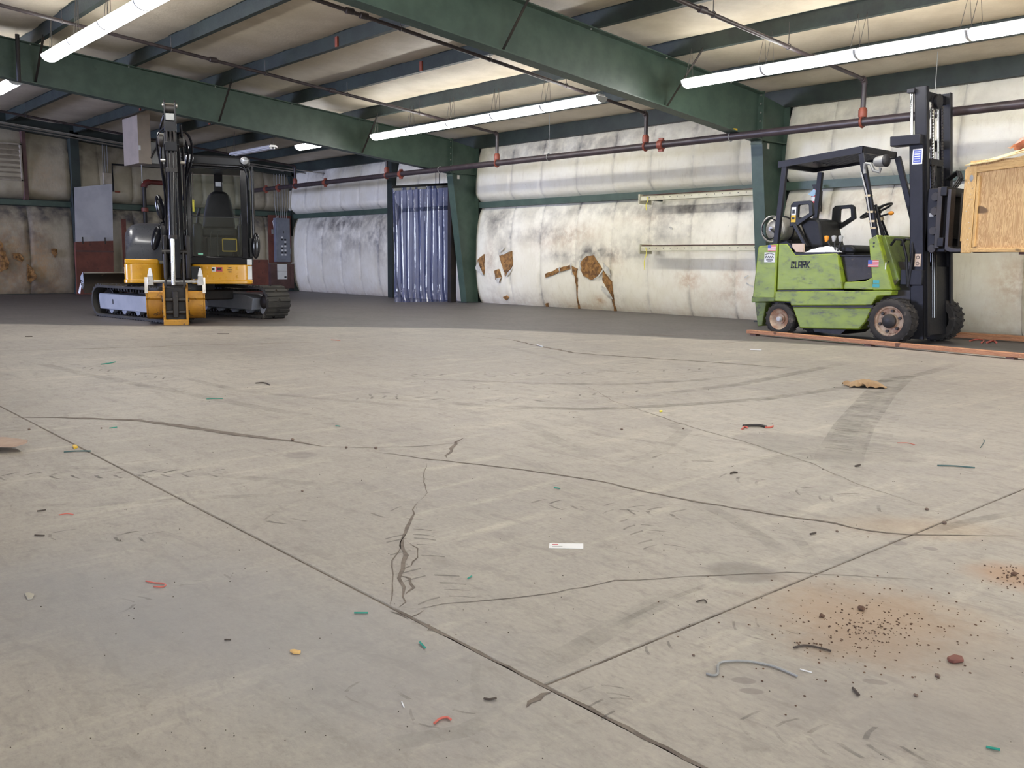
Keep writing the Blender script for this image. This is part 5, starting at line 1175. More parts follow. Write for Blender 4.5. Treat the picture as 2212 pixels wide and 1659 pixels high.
# mast, leaning back a little
def mx_(z, o=0): return -4.70 - .075*z + o      # front line of the uprights
def upright(name, y0, y1, z0, z1, o0, o1, m='black', bev=.004):
    return MB().prism([(mx_(z0,o0),z0),(mx_(z0,o1),z0),(mx_(z1,o1),z1),(mx_(z1,o0),z1)], 'y', y0, y1).build(name, M[m], fk, bevel=bev, world=True)
for y0, sg in ((10.50,1),(11.28,-1)):
    upright('outer_upright', y0, y0+sg*.014, .06, 2.38, -.16, 0); upright('outer_upright_flange', y0, y0+sg*.06, .06, 2.38, -.012, 0); upright('outer_upright_flange', y0, y0+sg*.05, .06, 2.38, -.16, -.148)
    upright('inner_upright', y0+sg*.05, y0+sg*.066, .09, 2.93, -.12, .02); upright('inner_upright_flange', y0+sg*.05, y0+sg*.115, .09, 2.93, .008, .022); upright('inner_upright_flange', y0+sg*.05, y0+sg*.10, .09, 2.93, -.12, -.108)
for z0, z1, nm in ((2.28,2.38,'outer_crossmember'),(.10,.22,'outer_crossmember'),(1.05,1.15,'outer_crossmember')): upright(nm, 10.51, 11.27, z0, z1, -.17, -.12)
for z0, z1 in ((2.80,2.90),(.14,.24)): upright('inner_crossmember', 10.56, 11.22, z0, z1, -.10, -.05)
upright('upper_bracket', 10.44, 10.60, 2.27, 2.385, -.36, -.005, bev=.01); upright('upper_bracket', 11.20, 11.32, 2.27, 2.385, -.30, -.10, bev=.01)
upright('mast_guard', 10.57, 11.24, .10, .90, -.05, -.02, 'ink'); upright('hose_panel', 10.74, 11.24, .90, 2.06, -.09, -.05, 'black')
for y in (10.56,): MB().tube([(mx_(2.4,-.155),y,2.35),(mx_(2.85,-.155),y,2.86)], .018, 14).build('lift_cylinder_rod', M['chrome'], fk, world=True)
MB().box(mx_(2.86,-.19),mx_(2.86,-.10),10.50,10.60,2.86,2.91).build('rod_yoke', M['black'], fk, bevel=.006, world=True)
MB().tube([(mx_(.3,-.11),10.57,.3),(mx_(2.3,-.11),10.57,2.27)], .032, 14).build('lift_cylinder', M['black'], fk, world=True)
yc = 10.80
MB().tube([(mx_(.3,-.03),yc,.3),(mx_(2.12,-.03),yc,2.12)], .045, 18).build('centre_lift_cylinder', M['blackgloss'], fk, world=True)
MB().tube([(mx_(2.1,-.03),yc,2.1),(mx_(2.72,-.03),yc,2.72)], .026, 16).build('centre_lift_rod', M['chrome'], fk, world=True)
MB().tube([(mx_(2.1,.0),yc+.08,2.1),(mx_(2.72,.0),yc+.08,2.72)], .012, 10).build('hose_tube', M['chrome'], fk, world=True)
MB().lathe([(0,-.03),(.085,-.03),(.085,-.015),(.065,-.01),(.065,.01),(.085,.015),(.085,.03),(0,.03)], (mx_(2.78,.02),yc+.02,2.78), (1,0,0), 28).build('chain_sheave', M['black'], fk, world=True)
for y in (yc-.095, yc+.17):
    m = MB(); z = 1.6
    while z < 2.74: m.box(mx_(z,.012)-.006, mx_(z,.012)+.006, y-.012, y+.012, z, z+.026); z += .034
    m.build('lift_chain', M['darksteel'], fk, world=True)['kind'] = 'stuff'
MB().box(mx_(2.12,-.09),mx_(2.12,.02),yc-.14,yc+.18,2.05,2.13).build('cylinder_head_plate', M['black'], fk, bevel=.01, world=True)
# carriage with rollers, backrest and forks
for y0, y1 in ((10.55,10.60),(11.18,11.23)):
    MB().box(-4.80,-4.56,y0,y1,1.06,1.78).build('carriage_side_plate', M['black'], fk, bevel=.01, world=True)
for z in (1.10,1.30,1.52,1.68): MB().lathe([(0,-.02),(.045,-.02),(.05,0),(.045,.02),(0,.02)], (-4.70,10.54,z), (0,1,0), 18).build('carriage_roller', M['darksteel'], fk, world=True)
fbox('carriage_bar', -4.60, -4.53, 10.42, 11.40, 1.68, 1.78, 'black'); fbox('carriage_bar', -4.60, -4.53, 10.42, 11.40, 1.12, 1.22, 'black')
fbox('carriage_plate', -4.66, -4.60, 10.48, 11.36, 1.10, 1.78, 'darksteel'); fbox('grey_label', -4.76, -4.71, 10.535, 10.549, 1.46, 1.50, 'greyknob', 0)
for y in (10.50, 11.14):
    MB().prism([(-4.53,1.75),(-4.49,1.75),(-4.485,1.13),(-4.48,1.12),(-4.44,1.10),(-3.45,1.082),(-3.45,1.076),(-4.20,1.066),(-4.46,1.06),(-4.52,1.085)], 'y', y-.06, y+.06).build('fork', M['forksteel'], fk, bevel=.004, world=True)
fbox('load_backrest', -4.46, -4.44, 10.62, 11.42, 1.12, 1.72, 'darksteel')
for k in range(3): MB().tube([(-4.62,10.70+.05*k,1.74),(-4.55,10.75+.05*k,1.90),(-4.62,10.85+.05*k,1.98),(-4.76,10.9+.05*k,1.9)], .012, 6).build('hydraulic_hose', M['blackplastic'], fk, world=True)
for i, (a, b) in enumerate(((0,0),(.10,.05))):
    MB().tube([(-5.16+a,NY+.13+b,1.14),(-5.10+a,NY+.11+b,1.21),(-5.02+a,NY+.12+b,1.20),(-4.96+a*.7,NY+.12,1.0),(-4.92,NY+.12,.66)], .016, 8).build('hydraulic_hose', M['black'], fk, world=True)
fbox('mast_bracket', -5.02, -4.76, NY+.12, NY+.20, .68, .86, 'black', .01)
fbox('tilt_cylinder', -5.15, -4.85, NY+.2, NY+.28, .70, .78, 'darksteel', .02)
# decals and lettering
def text(s, size, loc, rot, m, parent, name='lettering', ext=.0008, shear=0, sx=1., off=.02):
    c = bpy.data.curves.new('t', 'FONT'); c.body = s; c.size = size; c.extrude = ext; c.shear = shear; c.space_character = 1.02; c.offset = size*off
    o = bpy.data.objects.new('t', c); COL.objects.link(o); bpy.context.view_layer.update()
    me = bpy.data.meshes.new_from_object(o.evaluated_get(bpy.context.evaluated_depsgraph_get())); bpy.data.objects.remove(o)
    me.materials.clear(); me.materials.append(M[m]); me.transform(Matrix.Diagonal((sx,1,1,1)))
    r = bpy.data.objects.new(name, me); COL.objects.link(r); r.location = Vector(loc) - (parent.matrix_basis.translation if parent else Vector()); r.rotation_euler = rot; r.parent = parent; return r
RX = (math.radians(90), 0, 0)
GL = {'C': [((.9,.75),(.9,1)),((.9,1),(0,1)),((0,1),(0,0)),((0,0),(.9,0)),((.9,0),(.9,.25))], 'L': [((0,1),(0,0)),((0,0),(.85,0))],
      'A': [((0,0),(0,1)),((0,1),(.85,1)),((.85,1),(.85,0)),((0,.42),(.85,.42))], 'R': [((0,0),(0,1)),((0,1),(.85,1)),((.85,1),(.85,.5)),((.85,.5),(0,.5)),((.45,.5),(.9,0))], 'K': [((0,0),(0,1)),((.9,1),(.1,.5)),((.1,.5),(.9,0))]}
for k, ch in enumerate('CLARK'):
    m = MB(); ox = -6.392 + k*.0555 - (.006 if k > 1 else 0); W_, H_ = .036, .074
    for (a, b) in GL[ch]:
        pa = Vector((ox + a[0]*W_ + a[1]*.006, NY+.0178, .862 + a[1]*H_ + k*.0015)); pb = Vector((ox + b[0]*W_ + b[1]*.006, NY+.0178, .862 + b[1]*H_ + k*.0015)); d_ = (pb-pa).normalized()*.006
        m.beam(pa-d_, pb+d_, .004, .0145, (0,0,1)) if abs((pb-pa).normalized().z) < .98 else m.box(pa.x-.0075, pa.x+.0075, pa.y-.002, pa.y+.002, min(pa.z,pb.z)-.006, max(pa.z,pb.z)+.006)
    lab(m.build('letter', M['ink'], fk, world=True), f'black block letter {ch} of the CLARK lettering')
def flag(x0, x1, z0, z1, y):
    fbox('flag_decal', x0, x1, y-.002, y, z0, z1, 'whitepaper', 0)
    for k in range(5): h = (z1-z0)/9; fbox('flag_stripe', x0, x1, y-.003, y-.0015, z0+2*k*h, z0+(2*k+1)*h, 'redprint', 0)
    fbox('flag_canton', x0, x0+(x1-x0)*.4, y-.004, y-.0015, z0+(z1-z0)*.45, z1, 'blueprint', 0)
flag(-6.745,-6.625,1.075,1.15,NY+.019); flag(-5.365,-5.235,.885,.965,NY+.013)
fbox('shop_sticker', -6.79, -6.635, NY+.016, NY+.019, .93, 1.055, 'whitepaper', 0); MB().tube([(-6.775,NY+.015,.985),(-6.76,NY+.015,1.01),(-6.745,NY+.015,.985),(-6.73,NY+.015,1.01),(-6.715,NY+.015,.985),(-6.70,NY+.015,1.01),(-6.685,NY+.015,.985),(-6.67,NY+.015,1.01),(-6.655,NY+.015,.985)], .005, 5).build('sticker_print', M['ink'], fk, world=True)
MB().tube([(-6.775,NY+.015,1.03),(-6.71,NY+.015,1.045),(-6.65,NY+.015,1.03)], .004, 5).build('sticker_print', M['ink'], fk, world=True); fbox('sticker_print', -6.76, -6.66, NY+.0145, NY+.016, .955, .965, 'ink', 0); fbox('sticker_print', -6.74, -6.68, NY+.0145, NY+.016, .938, .945, 'ink', 0)
fbox('teal_sticker', -5.295, -5.21, NY+.012, NY+.0145, .645, .685, 'tealprint', 0); fbox('teal_sticker', -5.29, -5.215, NY+.012, NY+.0145, .692, .73, 'tealprint', 0)
fbox('white_strip', -5.155, -5.143, NY+.012, NY+.0145, .86, .94, 'whitepaper', 0)
bx0 = mx_(2.15,-.12); fbox('blue_plate_border', bx0, bx0+.115, 10.496, 10.4995, 2.055, 2.225, 'whitepaper', 0); fbox('blue_plate', bx0+.012, bx0+.103, 10.493, 10.4965, 2.07, 2.21, 'blueprint', 0)
for k in range(5): fbox('plate_print', bx0+.025, bx0+.09, 10.491, 10.4935, 2.085+.026*k, 2.093+.026*k, 'whitepaper', 0)
bx1 = mx_(.97,-.10); fbox('tan_label', bx1, bx1+.07, 10.495, 10.4995, .895, 1.04, 'tanprint', 0)
for z in (.93,1.0): MB().torus((bx1+.035,10.494,z), (0,1,0), .017, .003, 16, 5).build('label_print', M['ink'], fk, world=True)
# rag on the hood
def rag(u, v):
    x = -6.27+.47*u; y = NY+.06+.22*v
    e = min(u, 1-u, v, 1-v); z = 1.055 + .012*(x+6.3) + min(1, e*5)*(.02+.07*max(0, math.sin(u*math.pi*.9))**2*(.4+.6*u)) + .018*noise.noise(Vector((u*6, v*5, 2)))*min(1, e*6)
    return (x + .02*noise.noise(Vector((v*4, u*3, 8))), y + .03*noise.noise(Vector((u*5, 1, v))), z)
tag(MB().grid(30, 16, rag).build('rag', M['cloth'], None, recalc=False, smooth=50), 'crumpled white rag lying on the forklift hood beside the levers', 'rag').data.flip_normals()

# ------------------------------------------------------------------ crate on the forks
cr = thing('wooden_crate', 'pine plywood crate with batten frame raised on the forklift forks', 'crate', (-3.5,10.83,1.09))
X0_, X1_, Y0_, Y1_, Z0_, Z1_ = -4.13, -2.35, 9.93, 11.75, 1.085, 1.90
MB().box(X0_+.02,X1_-.02,Y0_+.02,Y1_-.02,Z0_,Z0_+.02).build('bottom_panel', M['crate'], cr, world=True)
MB().box(X0_+.02,X1_-.02,Y0_+.034,Y0_+.046,1.06,1.99).build('front_panel', M['crate'], cr, world=True)
MB().box(X0_+.02,X0_+.032,Y0_+.02,Y1_-.02,Z0_,Z1_).build('side_panel', M['crate'], cr, world=True); MB().box(X1_-.032,X1_-.02,Y0_+.02,Y1_-.02,Z0_,Z1_).build('side_panel', M['crate'], cr, world=True); MB().box(X0_+.02,X1_-.02,Y1_-.034,Y1_-.02,Z0_,Z1_).build('back_panel', M['crate'], cr, world=True)
for x in (X0_, X1_-.10): MB().box(x,x+.10,Y0_,Y0_+.022,1.045,1.93).build('corner_batten', M['batten'], cr, bevel=.002, world=True)
MB().box(X0_-.014,X0_,Y0_+.0,Y0_+.09,Z0_+.08,Z1_+.005).build('corner_batten', M['batten'], cr, bevel=.002, world=True)
MB().box(X0_+.106,X0_+.13,Y0_+.010,Y0_+.034,Z0_+.02,Z1_-.07).build('edge_strip', M['batten'], cr, world=True)
MB().prism([(X0_+.10,1.865),(X0_+.10,1.925),(-3.87,1.945),(-3.55,2.01),(X1_,2.24),(X1_,2.05),(-3.55,1.90)], 'y', Y0_, Y0_+.022).build('top_batten', M['battenx'], cr, bevel=.002, world=True)
MB().box(X0_+.10,X1_-.10,Y0_,Y0_+.022,1.052,1.09).build('bottom_batten', M['battenx'], cr, bevel=.002, world=True)
MB().box(X0_+.26,X1_,Y0_+.05,Y0_+.14,Z0_-.03,Z0_-.002).build('skid', M['oxide'], cr, world=True); MB().box(X0_+.50,X1_,Y0_+.2,Y0_+.3,Z0_-.055,Z0_-.002).build('skid', M['brownboard'], cr, world=True)
MB().box(X0_+.32,X1_,Y1_-.14,Y1_-.05,Z0_-.03,Z0_).build('skid', M['oxide'], cr, world=True)
m = MB(); m.add([(-4.14,Y0_-.02,1.935),(-3.865,Y0_-.02,1.962),(-3.55,Y0_-.02,2.035),(X1_,Y0_-.02,2.26),(X1_,Y0_+.9,2.60),(-3.55,Y0_+.9,2.26),(-3.80,Y0_+.9,2.19),(-4.08,Y0_+.6,2.06)], [(0,1,2,3,4,5,6,7)])
o = m.build('lid', M['lid'], cr, world=True); s = o.modifiers.new('t', 'SOLIDIFY'); s.thickness = .013
MB().ell((X0_+.055,Y0_-.002,Z1_-.09), .02, .003, .035, 10, 6).build('worn_spot', M['bracketgrey'], cr, world=True)
rnd = random.Random(5); m = MB()
for k in range(14): m.tube([(X0_+rnd.uniform(.02,.08),Y0_-.002,Z0_+.04+k*.058),(X0_+.05,Y0_+.01,Z0_+.04+k*.058)], .003, 5)
m.build('nails', M['steel'], cr, world=True)['kind'] = 'stuff'
pk = MB().grid(16, 8, lambda u, v: (-3.78+.5*u, 10.0+.3*v, Z1_+.20+.22*u+.05*noise.noise(Vector((u*7, v*5, 1)))+.06*math.sin(u*3.1)*math.sin(v*3.1)))
tag(pk.build('plastic_wrap', mat('pink_plastic_wrap', sr(206,150,136), sr(186,124,110), .35), None), 'scrap of pink plastic wrap on top of the wooden crate', 'plastic')

# ------------------------------------------------------------------ boards on the floor
def board(p, q, w, h, m, label, z=0):
    p = Vector(p); q = Vector(q); c = (p+q)/2; d = q-p
    mb = MB(); L_ = d.length/2; n = 24; vs = []
    for i in range(n+1):
        x = -L_+2*L_*i/n; dz = .01*math.sin(i*.35)
        vs += [(x,-w/2,dz*.0),(x,w/2,0),(x,w/2,h),(x,-w/2,h)]
    mb.add(vs, [(4*i+a, 4*i+(a+1)%4, 4*i+4+(a+1)%4, 4*i+4+a) for i in range(n) for a in range(4)] + [(0,1,2,3),(4*n+3,4*n+2,4*n+1,4*n)])
    o = mb.build('board', M[m], None, bevel=.004); o.location = (c.x, c.y, z); o.rotation_euler = (0, 0, math.atan2(d.y, d.x)); return tag(o, label, 'board', 'pine boards on the floor')
p1, p2 = gp(1617,723), gp(2225,779); d = (p2-p1).normalized()
board((p1.x,p1.y,0), (p2.x+.3*d.x,p2.y+.3*d.y,0), .09, .045, 'board', 'long orange pine board lying on the floor in front of the forklift wheels', .02)
for f in (.03,.5,.95):
    c = p1.lerp(p2, f); o = MB().box(-.04,.04,-.05,.05,0,.018).build('board_block', M['brownboard']); o.location = (c.x,c.y,0); tag(o, 'thin dark spacer under the %s of the front pine board' % {.03:'left end',.5:'middle',.95:'right end'}[f], 'spacer', 'spacers')
board((-5.6,11.78,0),(-2.6,12.02,0),.09,.04,'board','pine board on the floor behind the forklift, nearer of the two',.012)
board((-5.6,12.22,0),(-2.4,12.45,0),.12,.04,'board','pine board on the floor along the wall behind the forklift, farther of the two',.01)

# ------------------------------------------------------------------ small things on the floor
def strand(name, pxs, r, m, label, cat, z=None, group=None):
    r *= .62
    z = r if z is None else z; P = [gp(*p) for p in pxs]; q = []
    for i in range(len(P)-1):
        p0, p1_, p2_, p3 = P[max(i-1,0)], P[i], P[i+1], P[min(i+2,len(P)-1)]
        for k in range(5):
            t = k/5; q.append(.5*((2*p1_)+(p2_-p0)*t+(2*p0-5*p1_+4*p2_-p3)*t*t+(3*p1_-p0-3*p2_+p3)*t**3))
    q.append(P[-1]); c = sum((Vector(p) for p in q), Vector())/len(q)
    q = [p - Vector((c.x,c.y,0)) + Vector((0,0,z+.001)) for p in q]
    o = MB().tube(q, r, 6).build(name, M[m]); o.location = (c.x, c.y, 0); return tag(o, label, cat, group)
for a in [
 ([(138,978),(165,976),(196,976)], .005, 'tealgrey', 'long dark teal twine lying across the floor joint at the left'),
 ([(2025,1007),(2060,1008),(2106,1012)], .005, 'tealgrey', 'frayed grey-teal twine at the right, below the red strap'),
 ([(218,788),(235,786),(249,783)], .007, 'teal', 'green twine far left in front of the excavator bucket'),
 ([(446,863),(463,862),(481,862)], .004, 'teal', 'thin green twine left of centre'), ([(236,926),(253,924)], .004, 'teal', 'tiny teal twine near the long crack at the left'),
 ([(765,1326),(795,1326)], .0035, 'teal', 'short teal twine left of the crack end'), ([(907,1390),(918,1402)], .004, 'teal', 'short teal twine just below the crack end'),
 ([(1010,1252),(1019,1246)], .003, 'teal', 'tiny teal twine right of the branching crack'), ([(1197,1055),(1210,1057)], .004, 'teal', 'small teal twine above the white card'),
 ([(2130,1617),(2160,1623)], .004, 'teal', 'teal twine in the lower right corner'), ([(2118,968),(2126,955),(2125,950)], .003, 'tealgrey', 'curled teal twine right of the brown scuff'),
 ([(725,921),(735,922)], .004, 'teal', 'tiny teal twine above the long crack at centre left')]: strand('twine', a[0], a[1], a[2], a[3], 'twine')
for a in [
 ([(315,1257),(335,1261),(352,1262),(358,1266),(350,1270),(332,1269)], .003, 'orangetwine', 'orange plastic loop on the lower left floor'),
 ([(938,1566),(950,1556),(965,1553),(974,1558)], .004, 'orangetwine', 'orange plastic scrap at the bottom centre of the floor'),
 ([(127,1114),(145,1111),(158,1113)], .003, 'orangetwine', 'thin red strip at the left floor edge'), ([(1938,958),(1960,958),(1976,962)], .003, 'orangetwine', 'faint pink strip right of the red strap'),
 ([(715,735),(735,736)], .006, 'orangetwine', 'small orange strip far off on the floor at centre')]: strand('plastic_strip', a[0], a[1], a[2], a[3], 'plastic')
t = thing('strap', 'dark strap with red ends on the floor below the forklift', 'strap', gp(1636,925))
s1 = strand('strap_web', [(1605,923),(1620,922),(1640,922),(1655,925)], .012, 'darksteel', None, None); s2 = strand('strap_end', [(1603,929),(1608,924),(1615,926)], .008, 'orangetwine', None, None); s3 = strand('strap_end', [(1652,925),(1664,925),(1670,922)], .007, 'orangetwine', None, None)
for s in (s1,s2,s3): s.location -= t.location; s.parent = t
for i, (a, r, l) in enumerate([
 ([(552,829),(570,828),(583,833)], .007, 'dark twig on the floor right of the excavator bucket'), ([(80,1106),(99,1103)], .004, 'short dark twig left, above the thin red strip'), ([(75,1158),(96,1159)], .004, 'short dark twig at the left edge among the tread prints'),
 ([(1578,1025),(1584,1022),(1593,1023)], .006, 'dark chip below the red strap'), ([(1847,1009),(1858,1006)], .006, 'dark chip left of the grey-teal twine'), ([(485,1384),(499,1384)], .003, 'tiny dark sliver on the lower left floor'),
 ([(470,722),(495,722)], .007, 'dark sliver on the floor in front of the excavator track'), ([(55,728),(70,728)], .007, 'dark sliver on the far left floor'), ([(1842,1490),(1855,1505)], .005, 'grey stick near the lower right dark spots'),
 ([(1045,1512),(1058,1514),(1072,1511)], .004, 'brown curled sliver at the bottom centre'), ([(1714,1402),(1735,1397),(1760,1400),(1795,1409)], .004, 'thin dark wire left of the rusty dirt patch'), ([(1505,1302),(1512,1299),(1522,1298),(1526,1303)], .003, 'small curled wire right of the branching crack'), ([(1750,1156),(1762,1153)], .005, 'dark chip near the floor joint at the right')]): strand('twig', a, r, 'twig', l, 'twig')
strand('wire', [(1526,1458),(1540,1462),(1550,1458),(1553,1436),(1580,1431),(1620,1432),(1665,1441),(1695,1452),(1722,1464)], .0045, 'bracketgrey', 'bent grey metal strip on the lower right floor', 'wire')
strand('wire', [(868,1518),(873,1530)], .002, 'whitepaper', 'tiny white sliver on the lower centre floor', 'sliver'); strand('wire', [(1728,1448),(1754,1455)], .0025, 'whitepaper', 'small white sliver right of the bent metal strip', 'sliver')
strand('paper_strip', [(1620,756),(1645,757)], .008, 'whitepaper', 'thin white paper strip on the floor left of the pine board', 'paper'); strand('paper_strip', [(1160,746),(1172,750)], .01, 'whitepaper', 'small white scrap on the far crack', 'paper')
strand('plastic_strip', [(2095,738),(2110,735),(2125,737),(2120,742)], .016, 'orangetwine', 'orange ribbon scrap on the floor behind the forklift, left one', 'plastic'); strand('plastic_strip', [(2132,742),(2145,738),(2152,742)], .02, 'orangetwine', 'orange ribbon scrap on the floor behind the forklift, right one', 'plastic')
def flat(name, pxs, h, m, label, cat, z=.001, bev=0):
    P = [gp(*p) for p in pxs]; c = sum(P, Vector())/len(P); pr = [((p-c).x, (p-c).y) for p in P]
    o = MB().prism(pr, 'z', z, z+h).build(name, M[m], None, bevel=bev); o.location = (c.x, c.y, 0); return tag(o, label, cat)
card = flat('paper_card', [(1187,1174),(1260,1175),(1260,1186),(1185,1185)], .0006, 'whitepaper', 'white paper card on the floor in the centre foreground', 'paper')
q = [gp(*p) for p in [(1193,1176.5),(1206,1176.5),(1206,1178),(1193,1178)]]; cc = card.location
ca_ = MB().prism([((p-cc).x,(p-cc).y) for p in q], 'z', .0016, .002).build('card_print', M['redprint'], card)
q = [gp(*p) for p in [(1192,1181),(1215,1181),(1215,1181.6),(1192,1181.6)]]; MB().prism([((p-cc).x,(p-cc).y) for p in q], 'z', .0016, .002).build('card_print', M['bracketgrey'], card)
flat('yellow_chip', [(626,1409),(636,1408),(650,1411),(648,1414),(634,1414)], .006, 'yellowtape' if False else 'woodchip', 'small pale wood chip on the lower left floor', 'chip', bev=.001)
flat('yellow_scrap', [(157,965),(163,964),(168,968),(160,970)], .008, 'yellowprint', 'small yellow scrap above the teal twine at the left', 'scrap')
flat('yellow_scrap', [(1424,889),(1430,888),(1431,890),(1425,891)], .006, 'yellowtape', 'tiny yellow scrap on the floor at centre right', 'scrap')
flat('paper_scrap', [(54,1284),(62,1282),(74,1286),(70,1295),(60,1296)], .003, 'cardboard2', 'small grey paper scrap at the lower left edge', 'paper')
flat('dry_leaf', [(2045,1426),(2060,1420),(2078,1424),(2082,1432),(2060,1435),(2050,1432)], .008, 'oxide', 'dry reddish leaf beside the rusty dirt patch', 'leaf', bev=.002)
# crumpled cardboard scrap
c = gp(1868,836)
o = MB().grid(14, 8, lambda u, v: ((u-.5)*.26+.02*math.sin(v*5), (v-.5)*.16, .006+abs(.05*noise.noise(Vector((u*4,v*4,4)))+.05*math.sin(u*3.14)*math.sin(v*3.14)))).build('cardboard_scrap', M['cardboard'], None, smooth=20)
o.location = c; o.rotation_euler = (0,0,.7); sm = o.modifiers.new('t','SOLIDIFY'); sm.thickness = .004; tag(o, 'crumpled brown cardboard scrap on the floor in front of the forklift', 'cardboard')
# curved flat metal piece at the left edge
P = [(-95,955),(-40,946),(10,944),(40,949),(60,956),(58,960),(30,963),(0,963),(-60,965),(-95,964)]
Q = [gp(x,y,.035) for x, y in P]; c = sum(Q, Vector())/len(Q)
mb = MB(); vs = []
for dz in (0,.008): vs += [(q.x-c.x, q.y-c.y, .028+dz+ (.012 if p[0] > 40 else 0)) for q, p in zip(Q, P)]
k = len(P); mb.add(vs, [tuple(range(k)), tuple(range(k,2*k))[::-1]] + [(i,(i+1)%k,k+(i+1)%k,k+i) for i in range(k)])
o = mb.build('wood_paddle', M['paddle'], None); o.location = (c.x, c.y, 0)
mb2 = MB().box(-.12,-.04,-.05,.0,0,.03); b_ = mb2.build('support_block', M['brownboard'], o)
tag(o, 'rounded flat brown board end raised off the floor at the left picture edge', 'board')
# stones
def stone(px, py, r, label, group=None, m='stone', seed=0):
    r *= .66
    c = gp(px, py); mb = MB().ell((0,0,r*.55), r, r*.8, r*.6, 10, 7); mb.v = [tuple(Vector(v)*(1+.22*noise.noise(Vector(v)/r*1.1+Vector((seed,0,0))))) for v in mb.v]
    o = mb.build('stone', M[m], None, smooth=30); o.location = (c.x, c.y, 0); return tag(o, label, 'stone', group)
for i, (x, y, r, l) in enumerate([(2040,1132,.014,'brown stone on the right beside the diagonal floor joint'),(2002,1102,.012,'dark stone above the brown stone at the right'),(1343,929,.014,'dark pebble left of the red strap'),(1476,927,.010,'small pebble between the dark pebble and the red strap'),
    (653,1062,.009,'dark pebble left of the branching crack'),(63,929,.012,'black pebble on the joint at the left edge'),(632,952,.016,'pale stone at the bend of the long crack'),(812,970,.015,'dark lump on the crack at centre left'),(748,968,.012,'reddish lump on the crack at centre left'),
    (219,926,.009,'dark pebble below the long crack at the left'),(1808,1149,.008,'dark pebble near the crack at the right'),(2025,1462,.010,'dark stone below the dry leaf'),(1978,1504,.008,'small stone in the lower right, below the dark spots'),(1498,1417,.006,'tiny pebble on the diagonal joint'),(1060,1,.0,'')][:14]): stone(x, y, r, l, seed=i)
stone(1860,1318,.016,'largest dark clod on the rusty dirt patch',seed=20,m='clod'); stone(1776,1333,.012,'dark clod at the left rim of the rusty dirt patch',seed=21,m='clod'); stone(2190,1243,.014,'dark clod on the rusty patch at the right edge',seed=22,m='clod')
rnd = random.Random(11); mb = MB()
for k in range(420):
    a = rnd.uniform(0, 6.283); rr = abs(rnd.gauss(0,1)); rr = rr*1.1+.1; c = gp(1880+rr*150*math.cos(a), 1355+rr*60*math.sin(a)); r = rnd.uniform(.0008,.0034)
    mb.ell((c.x, c.y, r*.4), r, r*rnd.uniform(.6,1), r*.6, 5, 3)
for k in range(60):
    c = gp(2190+rnd.gauss(0,30), 1245+rnd.gauss(0,14)); r = rnd.uniform(.0015,.004); mb.ell((c.x, c.y, r*.4), r, r*.8, r*.6, 5, 3)
tag(mb.build('dirt_grains', M['clod'], None), 'rusty brown dirt grains and crumbs scattered on the lower right floor', 'dirt', None, 'stuff')
rnd = random.Random(12); mb = MB()
for k in range(260):
    c = gp(rnd.uniform(0,2212), rnd.uniform(760,1650)); r = rnd.uniform(.0006,.0016)*(1+c.length*.2); mb.ell((c.x, c.y, r*.4), r, r*rnd.uniform(.5,1), r*.6, 5, 3)
tag(mb.build('grit', M['twig'], None), 'dark grit specks scattered over the concrete floor', 'grit', None, 'stuff')

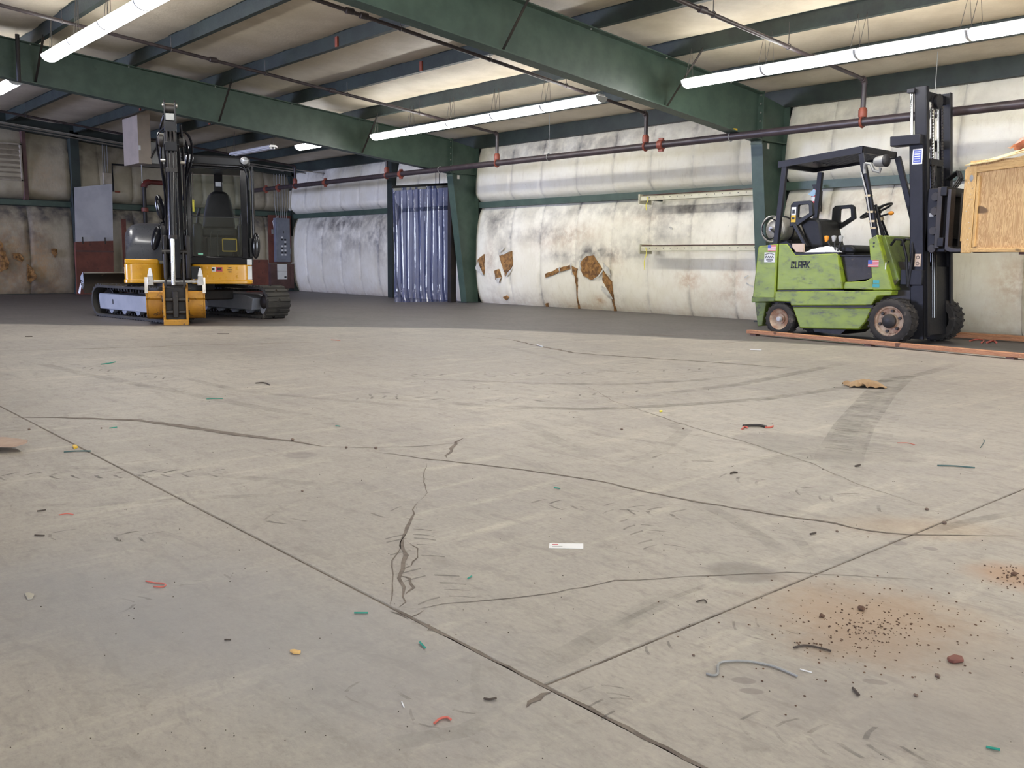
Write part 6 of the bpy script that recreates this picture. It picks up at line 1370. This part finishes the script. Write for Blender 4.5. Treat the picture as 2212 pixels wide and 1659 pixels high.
# ------------------------------------------------------------------ sub-parts: hang small pieces on the part that carries them
def centre(o):
    n = len(o.data.vertices); s = Vector()
    for c in o.bound_box: s += Vector(c)
    return s/8
RULES = {ex: {'track_belt': ['track_lugs','track_links','track_roller','idler_wheel','drive_sprocket','carrier_roller'], 'track_frame': ['frame_slot'], 'dozer_blade': ['blade_edge','blade_arm','blade_side','paper_tag','tag_wire'],
              'skirt': ['skirt_lip','bolt','warning_decal','decal_print','horn_slots','capacity_decal','skirt_opening','number_decal','hood_base'], 'work_light_body': ['work_light','light_cable'],
              'bucket_shell': ['bucket_side','side_cutter','cutting_lip','tooth_shank','bucket_tooth','bucket_ear','bucket_foot','bucket_mount','bucket_pin'], 'dipper_arm': ['arm_fork_plate','fork_pin','cylinder_eye','fork_plate','cylinder_bracket','hydraulic_tube','idler_link','link_pin','bucket_link'],
              'bucket_cylinder': ['cylinder_gland','bucket_cylinder_rod'], 'boom_cylinder': ['boom_cylinder_rod'], 'arm_cylinder': ['arm_cylinder_rod'], 'boom': ['pivot_boss','hose_fitting'], 'mirror': ['mirror_arm'],
              'seat_back': ['seat_cushion','seat_base'], 'console': ['joystick','travel_lever'], 'lower_windscreen': ['windscreen_seam','window_sticker'], 'roof': ['roof_rail','window_header'], 'cab_sill': ['sill_decal'], 'instrument_cover': ['yellow_edging'], 'rear_window_post': ['mirror_label'], 'yellow_tag': ['tag_cord']},
         fk: {'front_tire': ['hub','lug_nut'], 'rear_tire': ['hub_cap'], 'counterweight': ['counterweight_bumper','counterweight_leg','flag_decal','flag_stripe','flag_canton','shop_sticker','sticker_print'], 'cowl': ['bolt','teal_sticker','white_strip','cowl_seam'],
              'outer_upright': ['outer_upright_flange','blue_plate_border','blue_plate','plate_print','tan_label'], 'inner_upright': ['inner_upright_flange'], 'lift_cylinder': ['lift_cylinder_rod','rod_yoke'], 'centre_lift_cylinder': ['centre_lift_rod','cylinder_head_plate','hose_tube'],
              'carriage_side_plate': ['carriage_roller','grey_label'], 'steering_wheel': ['wheel_spoke','wheel_hub'], 'steering_column': ['column_collar','shift_stalk','orange_stalk_knob'], 'control_lever': ['lever_knob'], 'gas_tank': ['tank_collar','tank_valve','tank_strap','gas_hose'],
              'lamp_housing': ['lamp_bezel','lamp_bracket','lamp_clamp'], 'hip_restraint': ['restraint_arm','warning_label','label_print'], 'guard_leg': ['tape_band']},
         cr: {'corner_batten': ['worn_spot'], 'bottom_panel': ['skid']}}
def base(o): return o.name.split('.')[0]
for th_, rules in RULES.items():
    kids = [o for o in bpy.data.objects if o.parent == th_]
    for host, subs in rules.items():
        hosts = [o for o in kids if base(o) == host]
        for k in kids:
            if base(k) in subs and hosts and not [c for c in bpy.data.objects if c.parent == k and False]:
                h = min(hosts, key=lambda q: (centre(q)-centre(k)).length)
                if k.matrix_basis == h.matrix_basis == Matrix(): k.parent = h
for tr in [o for o in bpy.data.objects if base(o) == 'wheel_rim' and o.parent == fk]:
    h = min([o for o in bpy.data.objects if base(o) in ('front_tire','rear_tire')], key=lambda q: (centre(q)-centre(tr)).length); tr.parent = h
